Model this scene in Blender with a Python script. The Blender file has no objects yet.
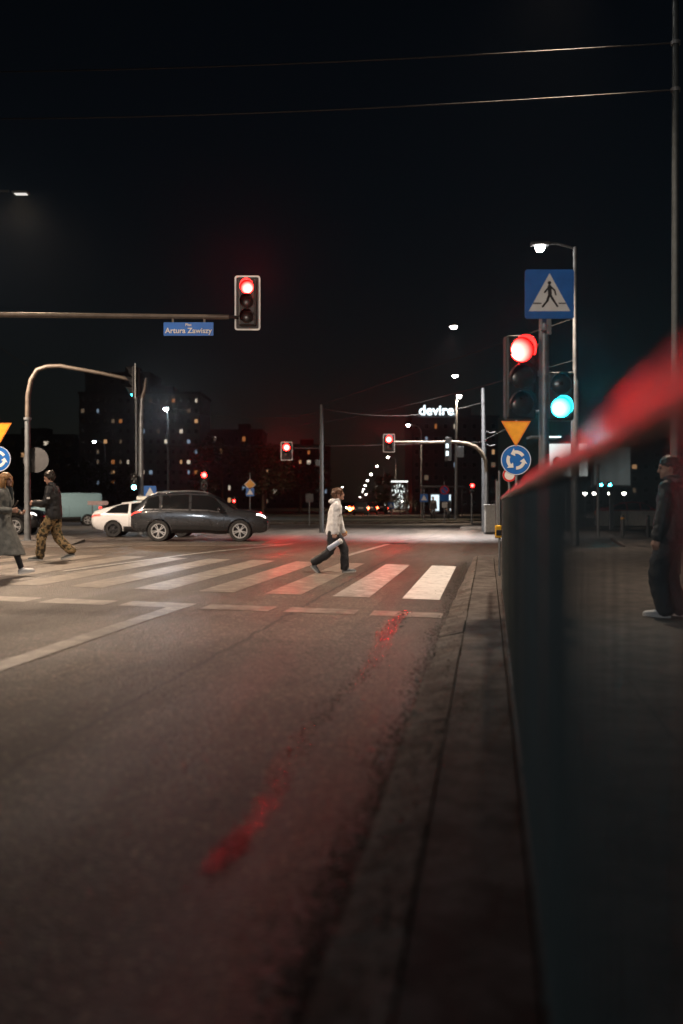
import bpy, bmesh, math, random
from mathutils import Vector, Matrix
import numpy as np
R = math.radians
PI = math.pi
S = bpy.context.scene
COL = S.collection
random.seed(7)

# ---------------------------------------------------------------- camera maths
F, CX, HY, CH = 1024 * 35 / 36, 341.5, 503.0, 1.38
RD = Vector((146.5 / F, 1.0)).normalized()          # direction of the near street
NL = Vector((-RD.y, RD.x))                          # to its left


def P(px, py, d):
    return Vector(((px - CX) / F * d, d, CH - (py - HY) / F * d))


def uv(x, y):
    return NL.x * x + NL.y * y, RD.x * x + RD.y * y


def sstep(a, b, t):
    t = min(1, max(0, (t - a) / (b - a)))
    return t * t * (3 - 2 * t)


def gz(x, y):                                       # road height: a gentle camber up from the kerb
    u, v = uv(x, y)
    t = min(max(u - .5, 0), 12)
    c = .022 * t if t < 7 else .022 * (7 + 1.6 * math.tanh((t - 7) / 1.6))
    return c * (1 - sstep(22, 36, v))


def W(u, v, dz=0.0):
    x, y = NL.x * u + RD.x * v, NL.y * u + RD.y * v
    return Vector((x, y, gz(x, y) + dz))


def G(px, py, z0=None):                             # pixel -> point on the road
    z = 0 if z0 is None else z0
    for _ in range(12):
        d = (CH - z) * F / (py - HY)
        x = (px - CX) / F * d
        if z0 is None:
            z = gz(x, d)
    return Vector((x, d, z))


# ---------------------------------------------------------------- materials
MATS = {}


def nodes(name):
    m = bpy.data.materials.new(name)
    m.use_nodes = True
    nt = m.node_tree
    return m, nt, nt.nodes['Principled BSDF']


def add(nt, typ, **kw):
    n = nt.nodes.new(typ)
    for k, v in kw.items():
        setattr(n, k, v)
    return n


def mat(name, col, rough=.6, metal=0.0, spec=.5, var=.18, scale=9.0, bump=0.0, bscale=60.0, coat=0.0):
    if name in MATS:
        return MATS[name]
    m, nt, b = nodes(name)
    L = nt.links.new
    tc = add(nt, 'ShaderNodeTexCoord')
    nz = add(nt, 'ShaderNodeTexNoise')
    nz.inputs['Scale'].default_value = scale
    nz.inputs['Detail'].default_value = 6
    L(tc.outputs['Object'], nz.inputs['Vector'])
    cr = add(nt, 'ShaderNodeValToRGB')
    cr.color_ramp.elements[0].position = .3
    cr.color_ramp.elements[1].position = .7
    cr.color_ramp.elements[0].color = (*[c * (1 - var) for c in col], 1)
    cr.color_ramp.elements[1].color = (*[min(1, c * (1 + var)) for c in col], 1)
    L(nz.outputs['Fac'], cr.inputs['Fac'])
    L(cr.outputs['Color'], b.inputs['Base Color'])
    mr = add(nt, 'ShaderNodeMapRange')
    mr.inputs['To Min'].default_value = max(0, rough - .08)
    mr.inputs['To Max'].default_value = min(1, rough + .08)
    L(nz.outputs['Fac'], mr.inputs['Value'])
    L(mr.outputs['Result'], b.inputs['Roughness'])
    b.inputs['Metallic'].default_value = metal
    b.inputs['Specular IOR Level'].default_value = spec
    b.inputs['Coat Weight'].default_value = coat
    b.inputs['Coat Roughness'].default_value = .06
    if bump:
        n2 = add(nt, 'ShaderNodeTexNoise')
        n2.inputs['Scale'].default_value = bscale
        n2.inputs['Detail'].default_value = 4
        L(tc.outputs['Object'], n2.inputs['Vector'])
        bp = add(nt, 'ShaderNodeBump')
        bp.inputs['Strength'].default_value = bump
        bp.inputs['Distance'].default_value = .02
        L(n2.outputs['Fac'], bp.inputs['Height'])
        L(bp.outputs['Normal'], b.inputs['Normal'])
    MATS[name] = m
    return m


def emit(name, col, strength, power=0.0, base=(.02, .02, .02)):
    """a lit lamp; power > 0 narrows its beam the way a signal's lens does"""
    if name in MATS:
        return MATS[name]
    m, nt, b = nodes(name)
    L = nt.links.new
    b.inputs['Base Color'].default_value = (*base, 1)
    b.inputs['Roughness'].default_value = .3
    b.inputs['Emission Color'].default_value = (*col, 1)
    b.inputs['Emission Strength'].default_value = strength
    if power:
        g = add(nt, 'ShaderNodeNewGeometry')
        vm = add(nt, 'ShaderNodeVectorMath', operation='DOT_PRODUCT')
        L(g.outputs['Normal'], vm.inputs[0])
        L(g.outputs['Incoming'], vm.inputs[1])
        mx = add(nt, 'ShaderNodeMath', operation='MAXIMUM')
        L(vm.outputs['Value'], mx.inputs[0])
        mx.inputs[1].default_value = 0
        pw = add(nt, 'ShaderNodeMath', operation='POWER')
        L(mx.outputs[0], pw.inputs[0])
        pw.inputs[1].default_value = power
        ml = add(nt, 'ShaderNodeMath', operation='MULTIPLY')
        L(pw.outputs[0], ml.inputs[0])
        ml.inputs[1].default_value = strength
        L(ml.outputs[0], b.inputs['Emission Strength'])
    MATS[name] = m
    return m


def asphalt_group(nt, dark=1.0):
    """asphalt colour, roughness and bump sockets in world metres"""
    L = nt.links.new
    geo = add(nt, 'ShaderNodeNewGeometry')
    pos = geo.outputs['Position']

    def noise(scale, detail=4, rough=.6, vec=pos):
        n = add(nt, 'ShaderNodeTexNoise')
        n.inputs['Scale'].default_value = scale
        n.inputs['Detail'].default_value = detail
        n.inputs['Roughness'].default_value = rough
        L(vec, n.inputs['Vector'])
        return n.outputs['Fac']

    def ramp(fac, stops):
        r = add(nt, 'ShaderNodeValToRGB')
        el = r.color_ramp.elements
        while len(el) < len(stops):
            el.new(.5)
        for e, (p, c) in zip(el, stops):
            e.position = p
            e.color = (*c, 1) if len(c) == 3 else c
        L(fac, r.inputs['Fac'])
        return r.outputs['Color']

    def mix(fac, a, b, blend='MIX'):
        n = add(nt, 'ShaderNodeMix', data_type='RGBA', blend_type=blend)
        if isinstance(fac, float):
            n.inputs[0].default_value = fac
        else:
            L(fac, n.inputs[0])
        for s, v in ((6, a), (7, b)):
            if isinstance(v, tuple):
                n.inputs[s].default_value = (*v, 1)
            else:
                L(v, n.inputs[s])
        return n.outputs[2]
    return geo, pos, noise, ramp, mix


def road_material():
    m, nt, b = nodes('asphalt')
    L = nt.links.new
    geo, pos, noise, ramp, mix = asphalt_group(nt)
    # stretched along the street: wheel tracks and old patches
    mp = add(nt, 'ShaderNodeMapping', vector_type='TEXTURE')
    mp.inputs['Rotation'].default_value = (0, 0, -math.atan2(RD.x, RD.y))
    mp.inputs['Scale'].default_value = (1, 9, 1)
    L(pos, mp.inputs['Vector'])
    base = ramp(noise(1.3, 5), [(.3, (.066, .056, .049)), (.7, (.112, .094, .080))])
    track = ramp(noise(.55, 3, .5, mp.outputs[0]), [(.38, (.60, .60, .60)), (.62, (1.15, 1.12, 1.1))])
    c = mix(1.0, base, track, 'MULTIPLY')
    vor = add(nt, 'ShaderNodeTexVoronoi')
    vor.inputs['Scale'].default_value = 46
    L(pos, vor.inputs['Vector'])
    chips = ramp(vor.outputs['Color'], [(.0, (.30, .30, .30)), (.55, (.85, .85, .85)), (.8, (1.8, 1.75, 1.7)), (1, (4.6, 4.4, 4.1))])
    c = mix(.9, c, chips, 'MULTIPLY')
    stain = ramp(noise(.9, 6, .7), [(.6, (1, 1, 1)), (.72, (.62, .6, .58))])
    c = mix(1.0, c, stain, 'MULTIPLY')
    # repaired areas, each a slightly different mix
    pv_ = add(nt, 'ShaderNodeTexVoronoi', distance='CHEBYCHEV')
    pv_.inputs['Scale'].default_value = .24
    L(mp.outputs[0], pv_.inputs['Vector'])
    c = mix(1.0, c, ramp(pv_.outputs['Color'], [(.2, (.70, .70, .71)), (.5, (1, .99, .97)), (.8, (1.16, 1.13, 1.08))]), 'MULTIPLY')
    # fine wandering cracks
    wv = add(nt, 'ShaderNodeTexVoronoi', feature='DISTANCE_TO_EDGE')
    wv.inputs['Scale'].default_value = .33
    dn = add(nt, 'ShaderNodeTexNoise')
    dn.inputs['Scale'].default_value = 1.7
    dn.inputs['Detail'].default_value = 6
    L(pos, dn.inputs['Vector'])
    va = add(nt, 'ShaderNodeVectorMath', operation='MULTIPLY_ADD')
    L(dn.outputs['Color'], va.inputs[0])
    va.inputs[1].default_value = (1.3, 1.3, 0)
    L(pos, va.inputs[2])
    L(va.outputs[0], wv.inputs['Vector'])
    crack = ramp(wv.outputs['Distance'], [(.0, (.45, .43, .42)), (.006, (1, 1, 1))])
    c = mix(1.0, c, crack, 'MULTIPLY')
    ud = add(nt, 'ShaderNodeVectorMath', operation='DOT_PRODUCT')
    L(pos, ud.inputs[0])
    ud.inputs[1].default_value = (NL.x, NL.y, 0)
    wob = add(nt, 'ShaderNodeMath', operation='MULTIPLY_ADD')
    L(noise(2.2, 9, .78), wob.inputs[0])
    wob.inputs[1].default_value = -.95
    L(ud.outputs['Value'], wob.inputs[2])
    grime = ramp(wob.outputs[0], [(.0, (.38, .31, .25)), (.22, (.62, .55, .47)), (.26, (.9, .88, .85)), (.50, (1, 1, 1))])
    c = mix(1.0, c, grime, 'MULTIPLY')
    # tar seam along the lane joint
    tw = add(nt, 'ShaderNodeMath', operation='MULTIPLY_ADD')
    L(noise(2.5, 3), tw.inputs[0])
    tw.inputs[1].default_value = .16
    L(ud.outputs['Value'], tw.inputs[2])
    tb = add(nt, 'ShaderNodeMath', operation='COMPARE')
    L(tw.outputs[0], tb.inputs[0])
    tb.inputs[1].default_value = 2.45
    tb.inputs[2].default_value = .022
    c = mix(tb.outputs[0], c, (.022, .02, .019))
    L(c, b.inputs['Base Color'])
    rr = ramp(noise(.7, 5, .6, mp.outputs[0]), [(.35, (.40,) * 3), (.65, (.62,) * 3)])
    L(rr, b.inputs['Roughness'])
    b.inputs['Specular IOR Level'].default_value = .5
    bp = add(nt, 'ShaderNodeBump')
    bp.inputs['Strength'].default_value = .8
    bp.inputs['Distance'].default_value = .010
    L(vor.outputs['Distance'], bp.inputs['Height'])
    bp2 = add(nt, 'ShaderNodeBump')
    bp2.inputs['Strength'].default_value = .35
    bp2.inputs['Distance'].default_value = .03
    L(noise(14, 5), bp2.inputs['Height'])
    L(bp.outputs['Normal'], bp2.inputs['Normal'])
    L(bp2.outputs['Normal'], b.inputs['Normal'])
    return m


def wet_material():
    """a drip line of water dried to a film between the stone chips"""
    m, nt, b = nodes('wet_asphalt')
    L = nt.links.new
    geo, pos, noise, ramp, mix = asphalt_group(nt)
    vor = add(nt, 'ShaderNodeTexVoronoi')
    vor.inputs['Scale'].default_value = 60
    L(pos, vor.inputs['Vector'])
    b.inputs['Base Color'].default_value = (.11, .096, .086, 1)
    L(ramp(vor.outputs['Color'], [(0, (.05,) * 3), (1, (.22,) * 3)]), b.inputs['Roughness'])
    b.inputs['Specular IOR Level'].default_value = .9
    bp = add(nt, 'ShaderNodeBump')
    bp.inputs['Strength'].default_value = 1
    bp.inputs['Distance'].default_value = .0021
    L(vor.outputs['Distance'], bp.inputs['Height'])
    L(bp.outputs['Normal'], b.inputs['Normal'])
    return m


def paint_material(name, col, wear):
    m, nt, b = nodes(name)
    L = nt.links.new
    geo, pos, noise, ramp, mix = asphalt_group(nt)
    w = ramp(noise(5, 8, .75), [(wear, (0, 0, 0)), (wear + .16, (1, 1, 1))])
    w2 = ramp(noise(1.1, 4, .6), [(.25, (.6,) * 3), (.5, (1, 1, 1))])
    fac = mix(1.0, w, w2, 'MULTIPLY')
    c = mix(fac, tuple(x * .45 for x in col), col)
    L(c, b.inputs['Base Color'])
    b.inputs['Roughness'].default_value = .42
    vor = add(nt, 'ShaderNodeTexVoronoi')
    vor.inputs['Scale'].default_value = 95
    L(pos, vor.inputs['Vector'])
    bp = add(nt, 'ShaderNodeBump')
    bp.inputs['Strength'].default_value = .25
    bp.inputs['Distance'].default_value = .004
    L(vor.outputs['Distance'], bp.inputs['Height'])
    L(bp.outputs['Normal'], b.inputs['Normal'])
    return m


def ground_material(name, c0, c1, scale=2.0, joint=None, rough=.85):
    m, nt, b = nodes(name)
    L = nt.links.new
    geo, pos, noise, ramp, mix = asphalt_group(nt)
    c = ramp(noise(scale, 7, .65), [(.3, c0), (.7, c1)])
    c = mix(1.0, c, ramp(noise(60, 3), [(.3, (.6,) * 3), (.7, (1.3,) * 3)]), 'MULTIPLY')
    c = mix(1.0, c, ramp(noise(3.2, 8, .75), [(.42, (.38, .34, .29)), (.56, (1, 1, 1))]), 'MULTIPLY')
    if joint:
        mp = add(nt, 'ShaderNodeMapping', vector_type='TEXTURE')
        mp.inputs['Rotation'].default_value = (0, 0, -math.atan2(RD.x, RD.y))
        L(pos, mp.inputs['Vector'])
        br = add(nt, 'ShaderNodeTexBrick')
        br.inputs['Color1'].default_value = (1, 1, 1, 1)
        br.inputs['Color2'].default_value = (.8, .8, .8, 1)
        br.inputs['Mortar'].default_value = (.35, .33, .3, 1)
        br.inputs['Scale'].default_value = 1
        br.inputs['Mortar Size'].default_value = .008
        br.inputs['Brick Width'].default_value = joint
        br.inputs['Row Height'].default_value = joint
        br.offset = 0
        L(mp.outputs[0], br.inputs['Vector'])
        c = mix(1.0, c, br.outputs['Color'], 'MULTIPLY')
    L(c, b.inputs['Base Color'])
    b.inputs['Roughness'].default_value = rough
    bp = add(nt, 'ShaderNodeBump')
    bp.inputs['Strength'].default_value = .6
    bp.inputs['Distance'].default_value = .012
    L(noise(28, 6, .7), bp.inputs['Height'])
    L(bp.outputs['Normal'], b.inputs['Normal'])
    return m


galv = mat('galvanised_steel', (.17, .18, .19), .5, .55, var=.25, scale=6)
mastp = mat('mast_paint', (.115, .092, .074), .5, .2, var=.2)
blk = mat('black_plastic', (.007, .007, .008), .5)
dark = mat('dark_grey_paint', (.05, .055, .06), .5)
whitep = mat('white_paint', (.75, .75, .74), .5, var=.08)
redp = mat('red_sign', (.55, .02, .02), .4)
bluep = mat('blue_sign', (.01, .13, .48), .4, var=.1)
yellow = mat('yellow_sign', (.75, .33, .02), .4, var=.1)
rubber = mat('rubber', (.018, .018, .018), .8, bump=.3)
glass = mat('dark_glass', (.008, .009, .010), .06, spec=.9, var=.05)
skin_m = mat('skin', (.45, .26, .19), .55, var=.08)
wirem = mat('wire_metal', (.009, .008, .007), .8, .0)


# ---------------------------------------------------------------- mesh helpers
def link(name, bm, m, parent=None, smooth=False, loc=None):
    bm.normal_update()
    me = bpy.data.meshes.new(name)
    bm.to_mesh(me)
    bm.free()
    o = bpy.data.objects.new(name, me)
    COL.objects.link(o)
    for x in (m if isinstance(m, (list, tuple)) else [m]):
        me.materials.append(x)
    if smooth:
        me.polygons.foreach_set('use_smooth', [True] * len(me.polygons))
        try:
            me.set_sharp_from_angle(angle=R(42))
        except Exception:
            pass
    if parent is not None:
        o.parent = parent
    if loc is not None:
        o.location = loc
    return o


def tag(o, label=None, cat=None, group=None, kind=None):
    if label:
        o['label'] = label
    if cat:
        o['category'] = cat
    if group:
        o['group'] = group
    if kind:
        o['kind'] = kind
    return o


def thing(name, label, cat, loc=(0, 0, 0), rz=0, group=None):
    o = bpy.data.objects.new(name, None)
    COL.objects.link(o)
    o.location = loc
    o.rotation_euler = (0, 0, rz)
    o.empty_display_size = .2
    return tag(o, label, cat, group)


def copy_tree(o, parent=None):
    c = o.copy()
    COL.objects.link(c)
    if parent is not None:
        c.parent = parent
    for ch in [x for x in bpy.data.objects if x.parent == o]:
        copy_tree(ch, c)
    return c


def box(bm, c, s, rz=0, bevel=0.0, M=None):
    r = bmesh.ops.create_cube(bm, size=1)
    vs = r['verts']
    T = Matrix.Translation(Vector(c)) @ Matrix.Rotation(rz, 4, 'Z') @ Matrix.Diagonal((*s, 1))
    if M is not None:
        T = M @ T
    bmesh.ops.transform(bm, matrix=T, verts=vs)
    if bevel:
        es = list({e for v in vs for e in v.link_edges})
        bmesh.ops.bevel(bm, geom=es, offset=bevel, segments=2, affect='EDGES', profile=.5)


def frame_of(d):
    d = d.normalized()
    a = Vector((0, 0, 1)) if abs(d.z) < .95 else Vector((1, 0, 0))
    x = d.cross(a).normalized()
    return x, x.cross(d).normalized()


def tube(bm, pts, rad, seg=10, cap=True):
    pts = [Vector(p) for p in pts]
    n = len(pts)
    rads = rad if isinstance(rad, (list, tuple)) else [rad] * n
    rings = []
    x0 = None
    for i, p in enumerate(pts):
        d = (pts[min(i + 1, n - 1)] - pts[max(i - 1, 0)])
        if x0 is None:
            x, y = frame_of(d)
        else:
            dn = d.normalized()
            x = (x0 - dn * x0.dot(dn)).normalized()
            y = x.cross(dn).normalized()
        x0 = x
        rings.append([bm.verts.new(p + (x * math.cos(a) + y * math.sin(a)) * rads[i]) for a in (2 * PI * k / seg for k in range(seg))])
    for a, b in zip(rings, rings[1:]):
        for k in range(seg):
            bm.faces.new((a[k], a[(k + 1) % seg], b[(k + 1) % seg], b[k]))
    if cap:
        bm.faces.new(rings[0][::-1])
        bm.faces.new(rings[-1])
    bmesh.ops.recalc_face_normals(bm, faces=bm.faces)


def loft(bm, rings):
    """rings of (centre, x-axis vector, y-axis vector): a closed surface through ellipses"""
    seg = 16
    rr = []
    for c, ax, ay in rings:
        c, ax, ay = Vector(c), Vector(ax), Vector(ay)
        rr.append([bm.verts.new(c + ax * math.cos(2 * PI * k / seg) + ay * math.sin(2 * PI * k / seg)) for k in range(seg)])
    for a, b in zip(rr, rr[1:]):
        for k in range(seg):
            bm.faces.new((a[k], a[(k + 1) % seg], b[(k + 1) % seg], b[k]))
    bm.faces.new(rr[0][::-1])
    bm.faces.new(rr[-1])


def lathe(bm, prof, seg=24, M=None, axis='Z'):
    """prof: (radius, height) pairs"""
    vs0 = []
    rings = []
    for r, h in prof:
        ring = []
        for k in range(seg):
            a = 2 * PI * k / seg
            p = Vector((r * math.cos(a), r * math.sin(a), h))
            if axis == 'Y':
                p = Vector((p.x, p.z, p.y))
            if M is not None:
                p = M @ p
            ring.append(bm.verts.new(p))
        rings.append(ring)
    for a, b in zip(rings, rings[1:]):
        for k in range(seg):
            bm.faces.new((a[k], a[(k + 1) % seg], b[(k + 1) % seg], b[k]))
    closed = prof[0] == prof[-1]
    if prof[0][0] > 1e-6 and not closed:
        bm.faces.new(rings[0])
    if prof[-1][0] > 1e-6 and not closed:
        bm.faces.new(rings[-1])
    bmesh.ops.remove_doubles(bm, verts=[v for r in rings for v in r], dist=1e-6)
    bmesh.ops.recalc_face_normals(bm, faces=bm.faces)


def plate(bm, poly, thick, y=0.0):
    """flat shape in the XZ plane with its face at y, facing -Y, thickness behind it"""
    f = [bm.verts.new((x, y, z)) for x, z in poly]
    b = [bm.verts.new((x, y + thick, z)) for x, z in poly]
    n = len(poly)
    bm.faces.new(f)
    bm.faces.new(b[::-1])
    for k in range(n):
        bm.faces.new((f[k], b[k], b[(k + 1) % n], f[(k + 1) % n]))
    bmesh.ops.recalc_face_normals(bm, faces=bm.faces)


def circ(r, n=32, cx=0, cz=0):
    return [(cx + r * math.cos(2 * PI * k / n), cz + r * math.sin(2 * PI * k / n)) for k in range(n)]


def roundrect(w, h, r, n=5):
    out = []
    for sx, sz, a0 in ((1, 1, 0), (-1, 1, 90), (-1, -1, 180), (1, -1, 270)):
        for k in range(n):
            a = R(a0 + 90 * k / (n - 1))
            out.append((sx * (w / 2 - r) + r * math.cos(a), sz * (h / 2 - r) + r * math.sin(a)))
    return out


def part(name, m, parent, fn, smooth=False):
    bm = bmesh.new()
    fn(bm)
    return link(name, bm, m, parent, smooth)


def sheet(name, polys, m, dz, kind='structure', cuts=None):
    """polygons of (u, v) corners laid on the road, cut fine enough to follow its camber"""
    bm = bmesh.new()
    for quad in polys:
        (a, b, c, d) = quad
        nu = max(1, int(max(abs(a[0] - b[0]), abs(c[0] - d[0])) / .4) + 1)
        nv = max(1, int(max(math.dist(a, d), math.dist(b, c)) / .8) + 1)
        g = [[None] * (nu + 1) for _ in range(nv + 1)]
        for j in range(nv + 1):
            for i in range(nu + 1):
                s, t = i / nu, j / nv
                pu = (a[0] * (1 - s) + b[0] * s) * (1 - t) + (d[0] * (1 - s) + c[0] * s) * t
                pv = (a[1] * (1 - s) + b[1] * s) * (1 - t) + (d[1] * (1 - s) + c[1] * s) * t
                g[j][i] = bm.verts.new(W(pu, pv, dz))
        for j in range(nv):
            for i in range(nu):
                bm.faces.new((g[j][i], g[j][i + 1], g[j + 1][i + 1], g[j + 1][i]))
    bmesh.ops.recalc_face_normals(bm, faces=bm.faces)
    for f in bm.faces:
        f.normal_update()
    if sum(f.normal.z for f in bm.faces) < 0:
        bmesh.ops.reverse_faces(bm, faces=bm.faces)
    o = link(name, bm, m)
    return tag(o, kind=kind)


def slab(name, poly, m, top, bottom=-.05, xy=False):
    """raised flat area: polygon of (u, v) (or x, y) corners"""
    bm = bmesh.new()
    pts = []
    for a, b in poly:
        w = Vector((a, b, 0)) if xy else W(a, b)
        pts.append((w.x, w.y))
    t = [bm.verts.new((x, y, top)) for x, y in pts]
    b = [bm.verts.new((x, y, bottom)) for x, y in pts]
    n = len(pts)
    bm.faces.new(t)
    bm.faces.new(b[::-1])
    for k in range(n):
        bm.faces.new((t[k], t[(k + 1) % n], b[(k + 1) % n], b[k]))
    bmesh.ops.recalc_face_normals(bm, faces=bm.faces)
    return tag(link(name, bm, m), kind='structure')


def lamp(name, kind, loc, power, col, radius=.1, target=None, angle=None, blend=.5):
    d = bpy.data.lights.new(name, kind)
    d.energy = power
    d.color = col
    d.shadow_soft_size = radius
    o = bpy.data.objects.new(name, d)
    COL.objects.link(o)
    o.location = loc
    if kind == 'SPOT':
        d.spot_size = R(angle)
        d.spot_blend = blend
    if target is not None:
        o.rotation_euler = (Vector(target) - Vector(loc)).to_track_quat('-Z', 'Y').to_euler()
    return o


# ---------------------------------------------------------------- ground
def build_ground():
    us = [-700, -300, -120, -60, -30, -15, -8, -4, -2, -.5, .5] + [.5 + .5 * k for k in range(1, 29)] + [17, 20, 26, 40, 70, 150, 300, 700]
    vs = [-40, -10, -4] + [float(k) for k in range(-3, 44)] + [50, 60, 80, 120, 200, 400, 800, 1500]
    bm = bmesh.new()
    g = [[bm.verts.new(W(u, v)) for u in us] for v in vs]
    for j in range(len(vs) - 1):
        for i in range(len(us) - 1):
            bm.faces.new((g[j][i], g[j + 1][i], g[j + 1][i + 1], g[j][i + 1])[::-1])
    bmesh.ops.recalc_face_normals(bm, faces=bm.faces)
    bm.normal_update()
    if bm.faces[:][0].normal.z < 0:
        bmesh.ops.reverse_faces(bm, faces=bm.faces)
    tag(link('road', bm, road_material(), smooth=True), kind='structure')

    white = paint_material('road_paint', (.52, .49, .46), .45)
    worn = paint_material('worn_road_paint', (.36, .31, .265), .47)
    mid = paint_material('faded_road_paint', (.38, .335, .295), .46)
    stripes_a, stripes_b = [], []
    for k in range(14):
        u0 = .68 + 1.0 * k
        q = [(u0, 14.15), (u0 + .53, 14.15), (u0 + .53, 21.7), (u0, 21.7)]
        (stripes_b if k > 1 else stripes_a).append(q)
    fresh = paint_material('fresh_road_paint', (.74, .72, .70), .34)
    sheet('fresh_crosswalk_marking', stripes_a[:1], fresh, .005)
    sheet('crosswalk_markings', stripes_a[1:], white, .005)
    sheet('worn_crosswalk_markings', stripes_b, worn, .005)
    sheet('stop_line_markings', [[(.55 + 1.06 * k, 11.95), (1.42 + 1.06 * k, 11.95), (1.42 + 1.06 * k, 12.5), (.55 + 1.06 * k, 12.5)] for k in range(10)], mid, .005)
    sheet('lane_marking', [[(3.74, 2.0), (3.96, 2.0), (3.96, 11.95), (3.74, 11.95)]], mid, .006)

    def lineq(p0, p1, w):
        a, b = G(*p0), G(*p1)
        (u0, v0), (u1, v1) = uv(a.x, a.y), uv(b.x, b.y)
        du, dv = u1 - u0, v1 - v0
        n = math.hypot(du, dv)
        nx, ny = -dv / n * w / 2, du / n * w / 2
        m = max(1, int(n / 1.5))
        out = []
        for i in range(m):
            s, t = i / m, (i + 1) / m
            out.append([(u0 + du * s + nx, v0 + dv * s + ny), (u0 + du * s - nx, v0 + dv * s - ny), (u0 + du * t - nx, v0 + dv * t - ny), (u0 + du * t + nx, v0 + dv * t + ny)])
        return out
    sheet('guide_line_marking', lineq((345, 556.5), (389, 544), .16), white, .009)
    sheet('edge_line_marking', lineq((60, 572), (292, 544), .12) + lineq((20, 547.5), (285, 545), .35), white, .010)
    sheet('far_marking', lineq((60, 550), (180, 543), .12) + lineq((400, 541), (440, 536), .15), worn, .012)

    # wet drip line and its pool
    rnd = random.Random(3)
    bm = bmesh.new()
    for k in range(1150):
        v = 3.3 + 9.3 * (k / 1150) ** .8 + rnd.uniform(-.1, .1)
        u = 1.02 + .05 * math.sin(v * 1.3) + rnd.gauss(0, .034 + .0025 * v)
        r = rnd.uniform(.0025, .0075)
        n = 9
        ph = rnd.random() * 6
        vs_ = [bm.verts.new(W(u + r * math.cos(2 * PI * i / n) * (1 + .3 * math.sin(3 * i + ph)), v + 2.2 * r * math.sin(2 * PI * i / n), .0035 + k * 2.5e-6)) for i in range(n)]
        f = bm.faces.new(vs_)
        f.normal_update()
        if f.normal.z < 0:
            f.normal_flip()
    for k in range(150):                              # more of it before the stop line
        v, u, r = rnd.uniform(9.8, 12.6), 1.04 + rnd.gauss(0, .055), rnd.uniform(.006, .017)
        ph = rnd.random() * 6
        f = bm.faces.new([bm.verts.new(W(u + r * math.cos(2 * PI * i / 9) * (1 + .3 * math.sin(3 * i + ph)), v + 2.6 * r * math.sin(2 * PI * i / 9), .0085 + k * 4e-6)) for i in range(9)])
        f.normal_update()
        if f.normal.z < 0:
            f.normal_flip()
    for k in range(320):                              # the pool, broken up by the stones
        a, q_ = rnd.random() * 6.28, rnd.random() ** .5
        u, v, r = 1.01 + .055 * q_ * math.cos(a) + .012 * rnd.gauss(0, 1), 3.80 + .26 * q_ * math.sin(a) + .03 * rnd.gauss(0, 1), rnd.uniform(.003, .007)
        ph = rnd.random() * 6
        f = bm.faces.new([bm.verts.new(W(u + r * math.cos(2 * PI * i / 9) * (1 + .3 * math.sin(3 * i + ph)), v + 1.8 * r * math.sin(2 * PI * i / 9), .0065 + k * 4e-6)) for i in range(9)])
        f.normal_update()
        if f.normal.z < 0:
            f.normal_flip()
    tag(link('water', bm, wet_material()), kind='structure')

    conc = ground_material('kerb_concrete', (.075, .064, .055), (.15, .13, .115), 2.2)
    strip = ground_material('strip_concrete', (.05, .043, .038), (.115, .10, .09), 1.6)
    pav = ground_material('pavement_slabs', (.045, .038, .033), (.10, .085, .073), 1.4, joint=1.0)
    soil = ground_material('soil', (.018, .015, .011), (.045, .037, .027), 3.0)
    grassy = ground_material('dark_turf', (.02, .022, .012), (.045, .042, .026), 1.0)
    # kerb stones, a metre each, chipped
    bm = bmesh.new()
    rk = random.Random(9)
    for k in range(-2, 25):
        v0, v1 = k * 1.0, k + .985
        uo, ui = .49 + rk.uniform(-.012, .012), .245 + rk.uniform(-.006, .006)
        if k > 12:
            uo -= .012 * (k - 12)
        t = .085 + rk.uniform(-.008, .008)
        nseg = 8
        top_o, top_i, bot = [], [], []
        for j in range(nseg + 1):
            v = v0 + (v1 - v0) * j / nseg
            ch = rk.uniform(0, .014)
            top_o.append(bm.verts.new(W(uo - .004 - ch, v, 0).xyz * 1 + Vector((0, 0, .034 + rk.uniform(-.006, .006)))))
            bot.append(bm.verts.new(W(uo, v, 0).xyz + Vector((0, 0, -.03))))
            top_i.append(bm.verts.new(W(ui, v, 0).xyz + Vector((0, 0, t + .006))))
        bi = [bm.verts.new((p.co.x, p.co.y, -.03)) for p in top_i]
        for j in range(nseg):
            bm.faces.new((top_o[j], top_o[j + 1], top_i[j + 1], top_i[j]))
            bm.faces.new((bot[j], bot[j + 1], top_o[j + 1], top_o[j]))
            bm.faces.new((top_i[j], top_i[j + 1], bi[j + 1], bi[j]))
        bm.faces.new((bot[0], top_o[0], top_i[0], bi[0]))
        bm.faces.new((bot[-1], bi[-1], top_i[-1], top_o[-1]))
    bmesh.ops.recalc_face_normals(bm, faces=bm.faces)
    tag(link('kerb', bm, conc), kind='structure')
    slab('pavement_strip', [(.232, -3), (.232, 24.5), (-.13, 24.5), (-.13, -3)], strip, .088)
    slab('pavement', [(-.14, -4), (-.14, 24.5), (-1.2, 27), (-4, 30), (-4.5, 38), (-60, 38), (-60, -4)], pav, .1)
    # soil washed into the gutter, with leaves and grit
    bm = bmesh.new()
    rs = random.Random(5)

    def clod(u, v, z, r):
        n = 6
        ph = rs.random() * 6
        b_ = [bm.verts.new(W(u + r * rs.uniform(.6, 1.2) * math.cos(2 * PI * i / n + ph), v + r * rs.uniform(.8, 1.7) * math.sin(2 * PI * i / n + ph), z)) for i in range(n)]
        t_ = bm.verts.new(W(u + rs.uniform(-.3, .3) * r, v + rs.uniform(-.3, .3) * r, z + r * rs.uniform(.25, .7)))
        for i in range(n):
            bm.faces.new((b_[i], b_[(i + 1) % n], t_))
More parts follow.
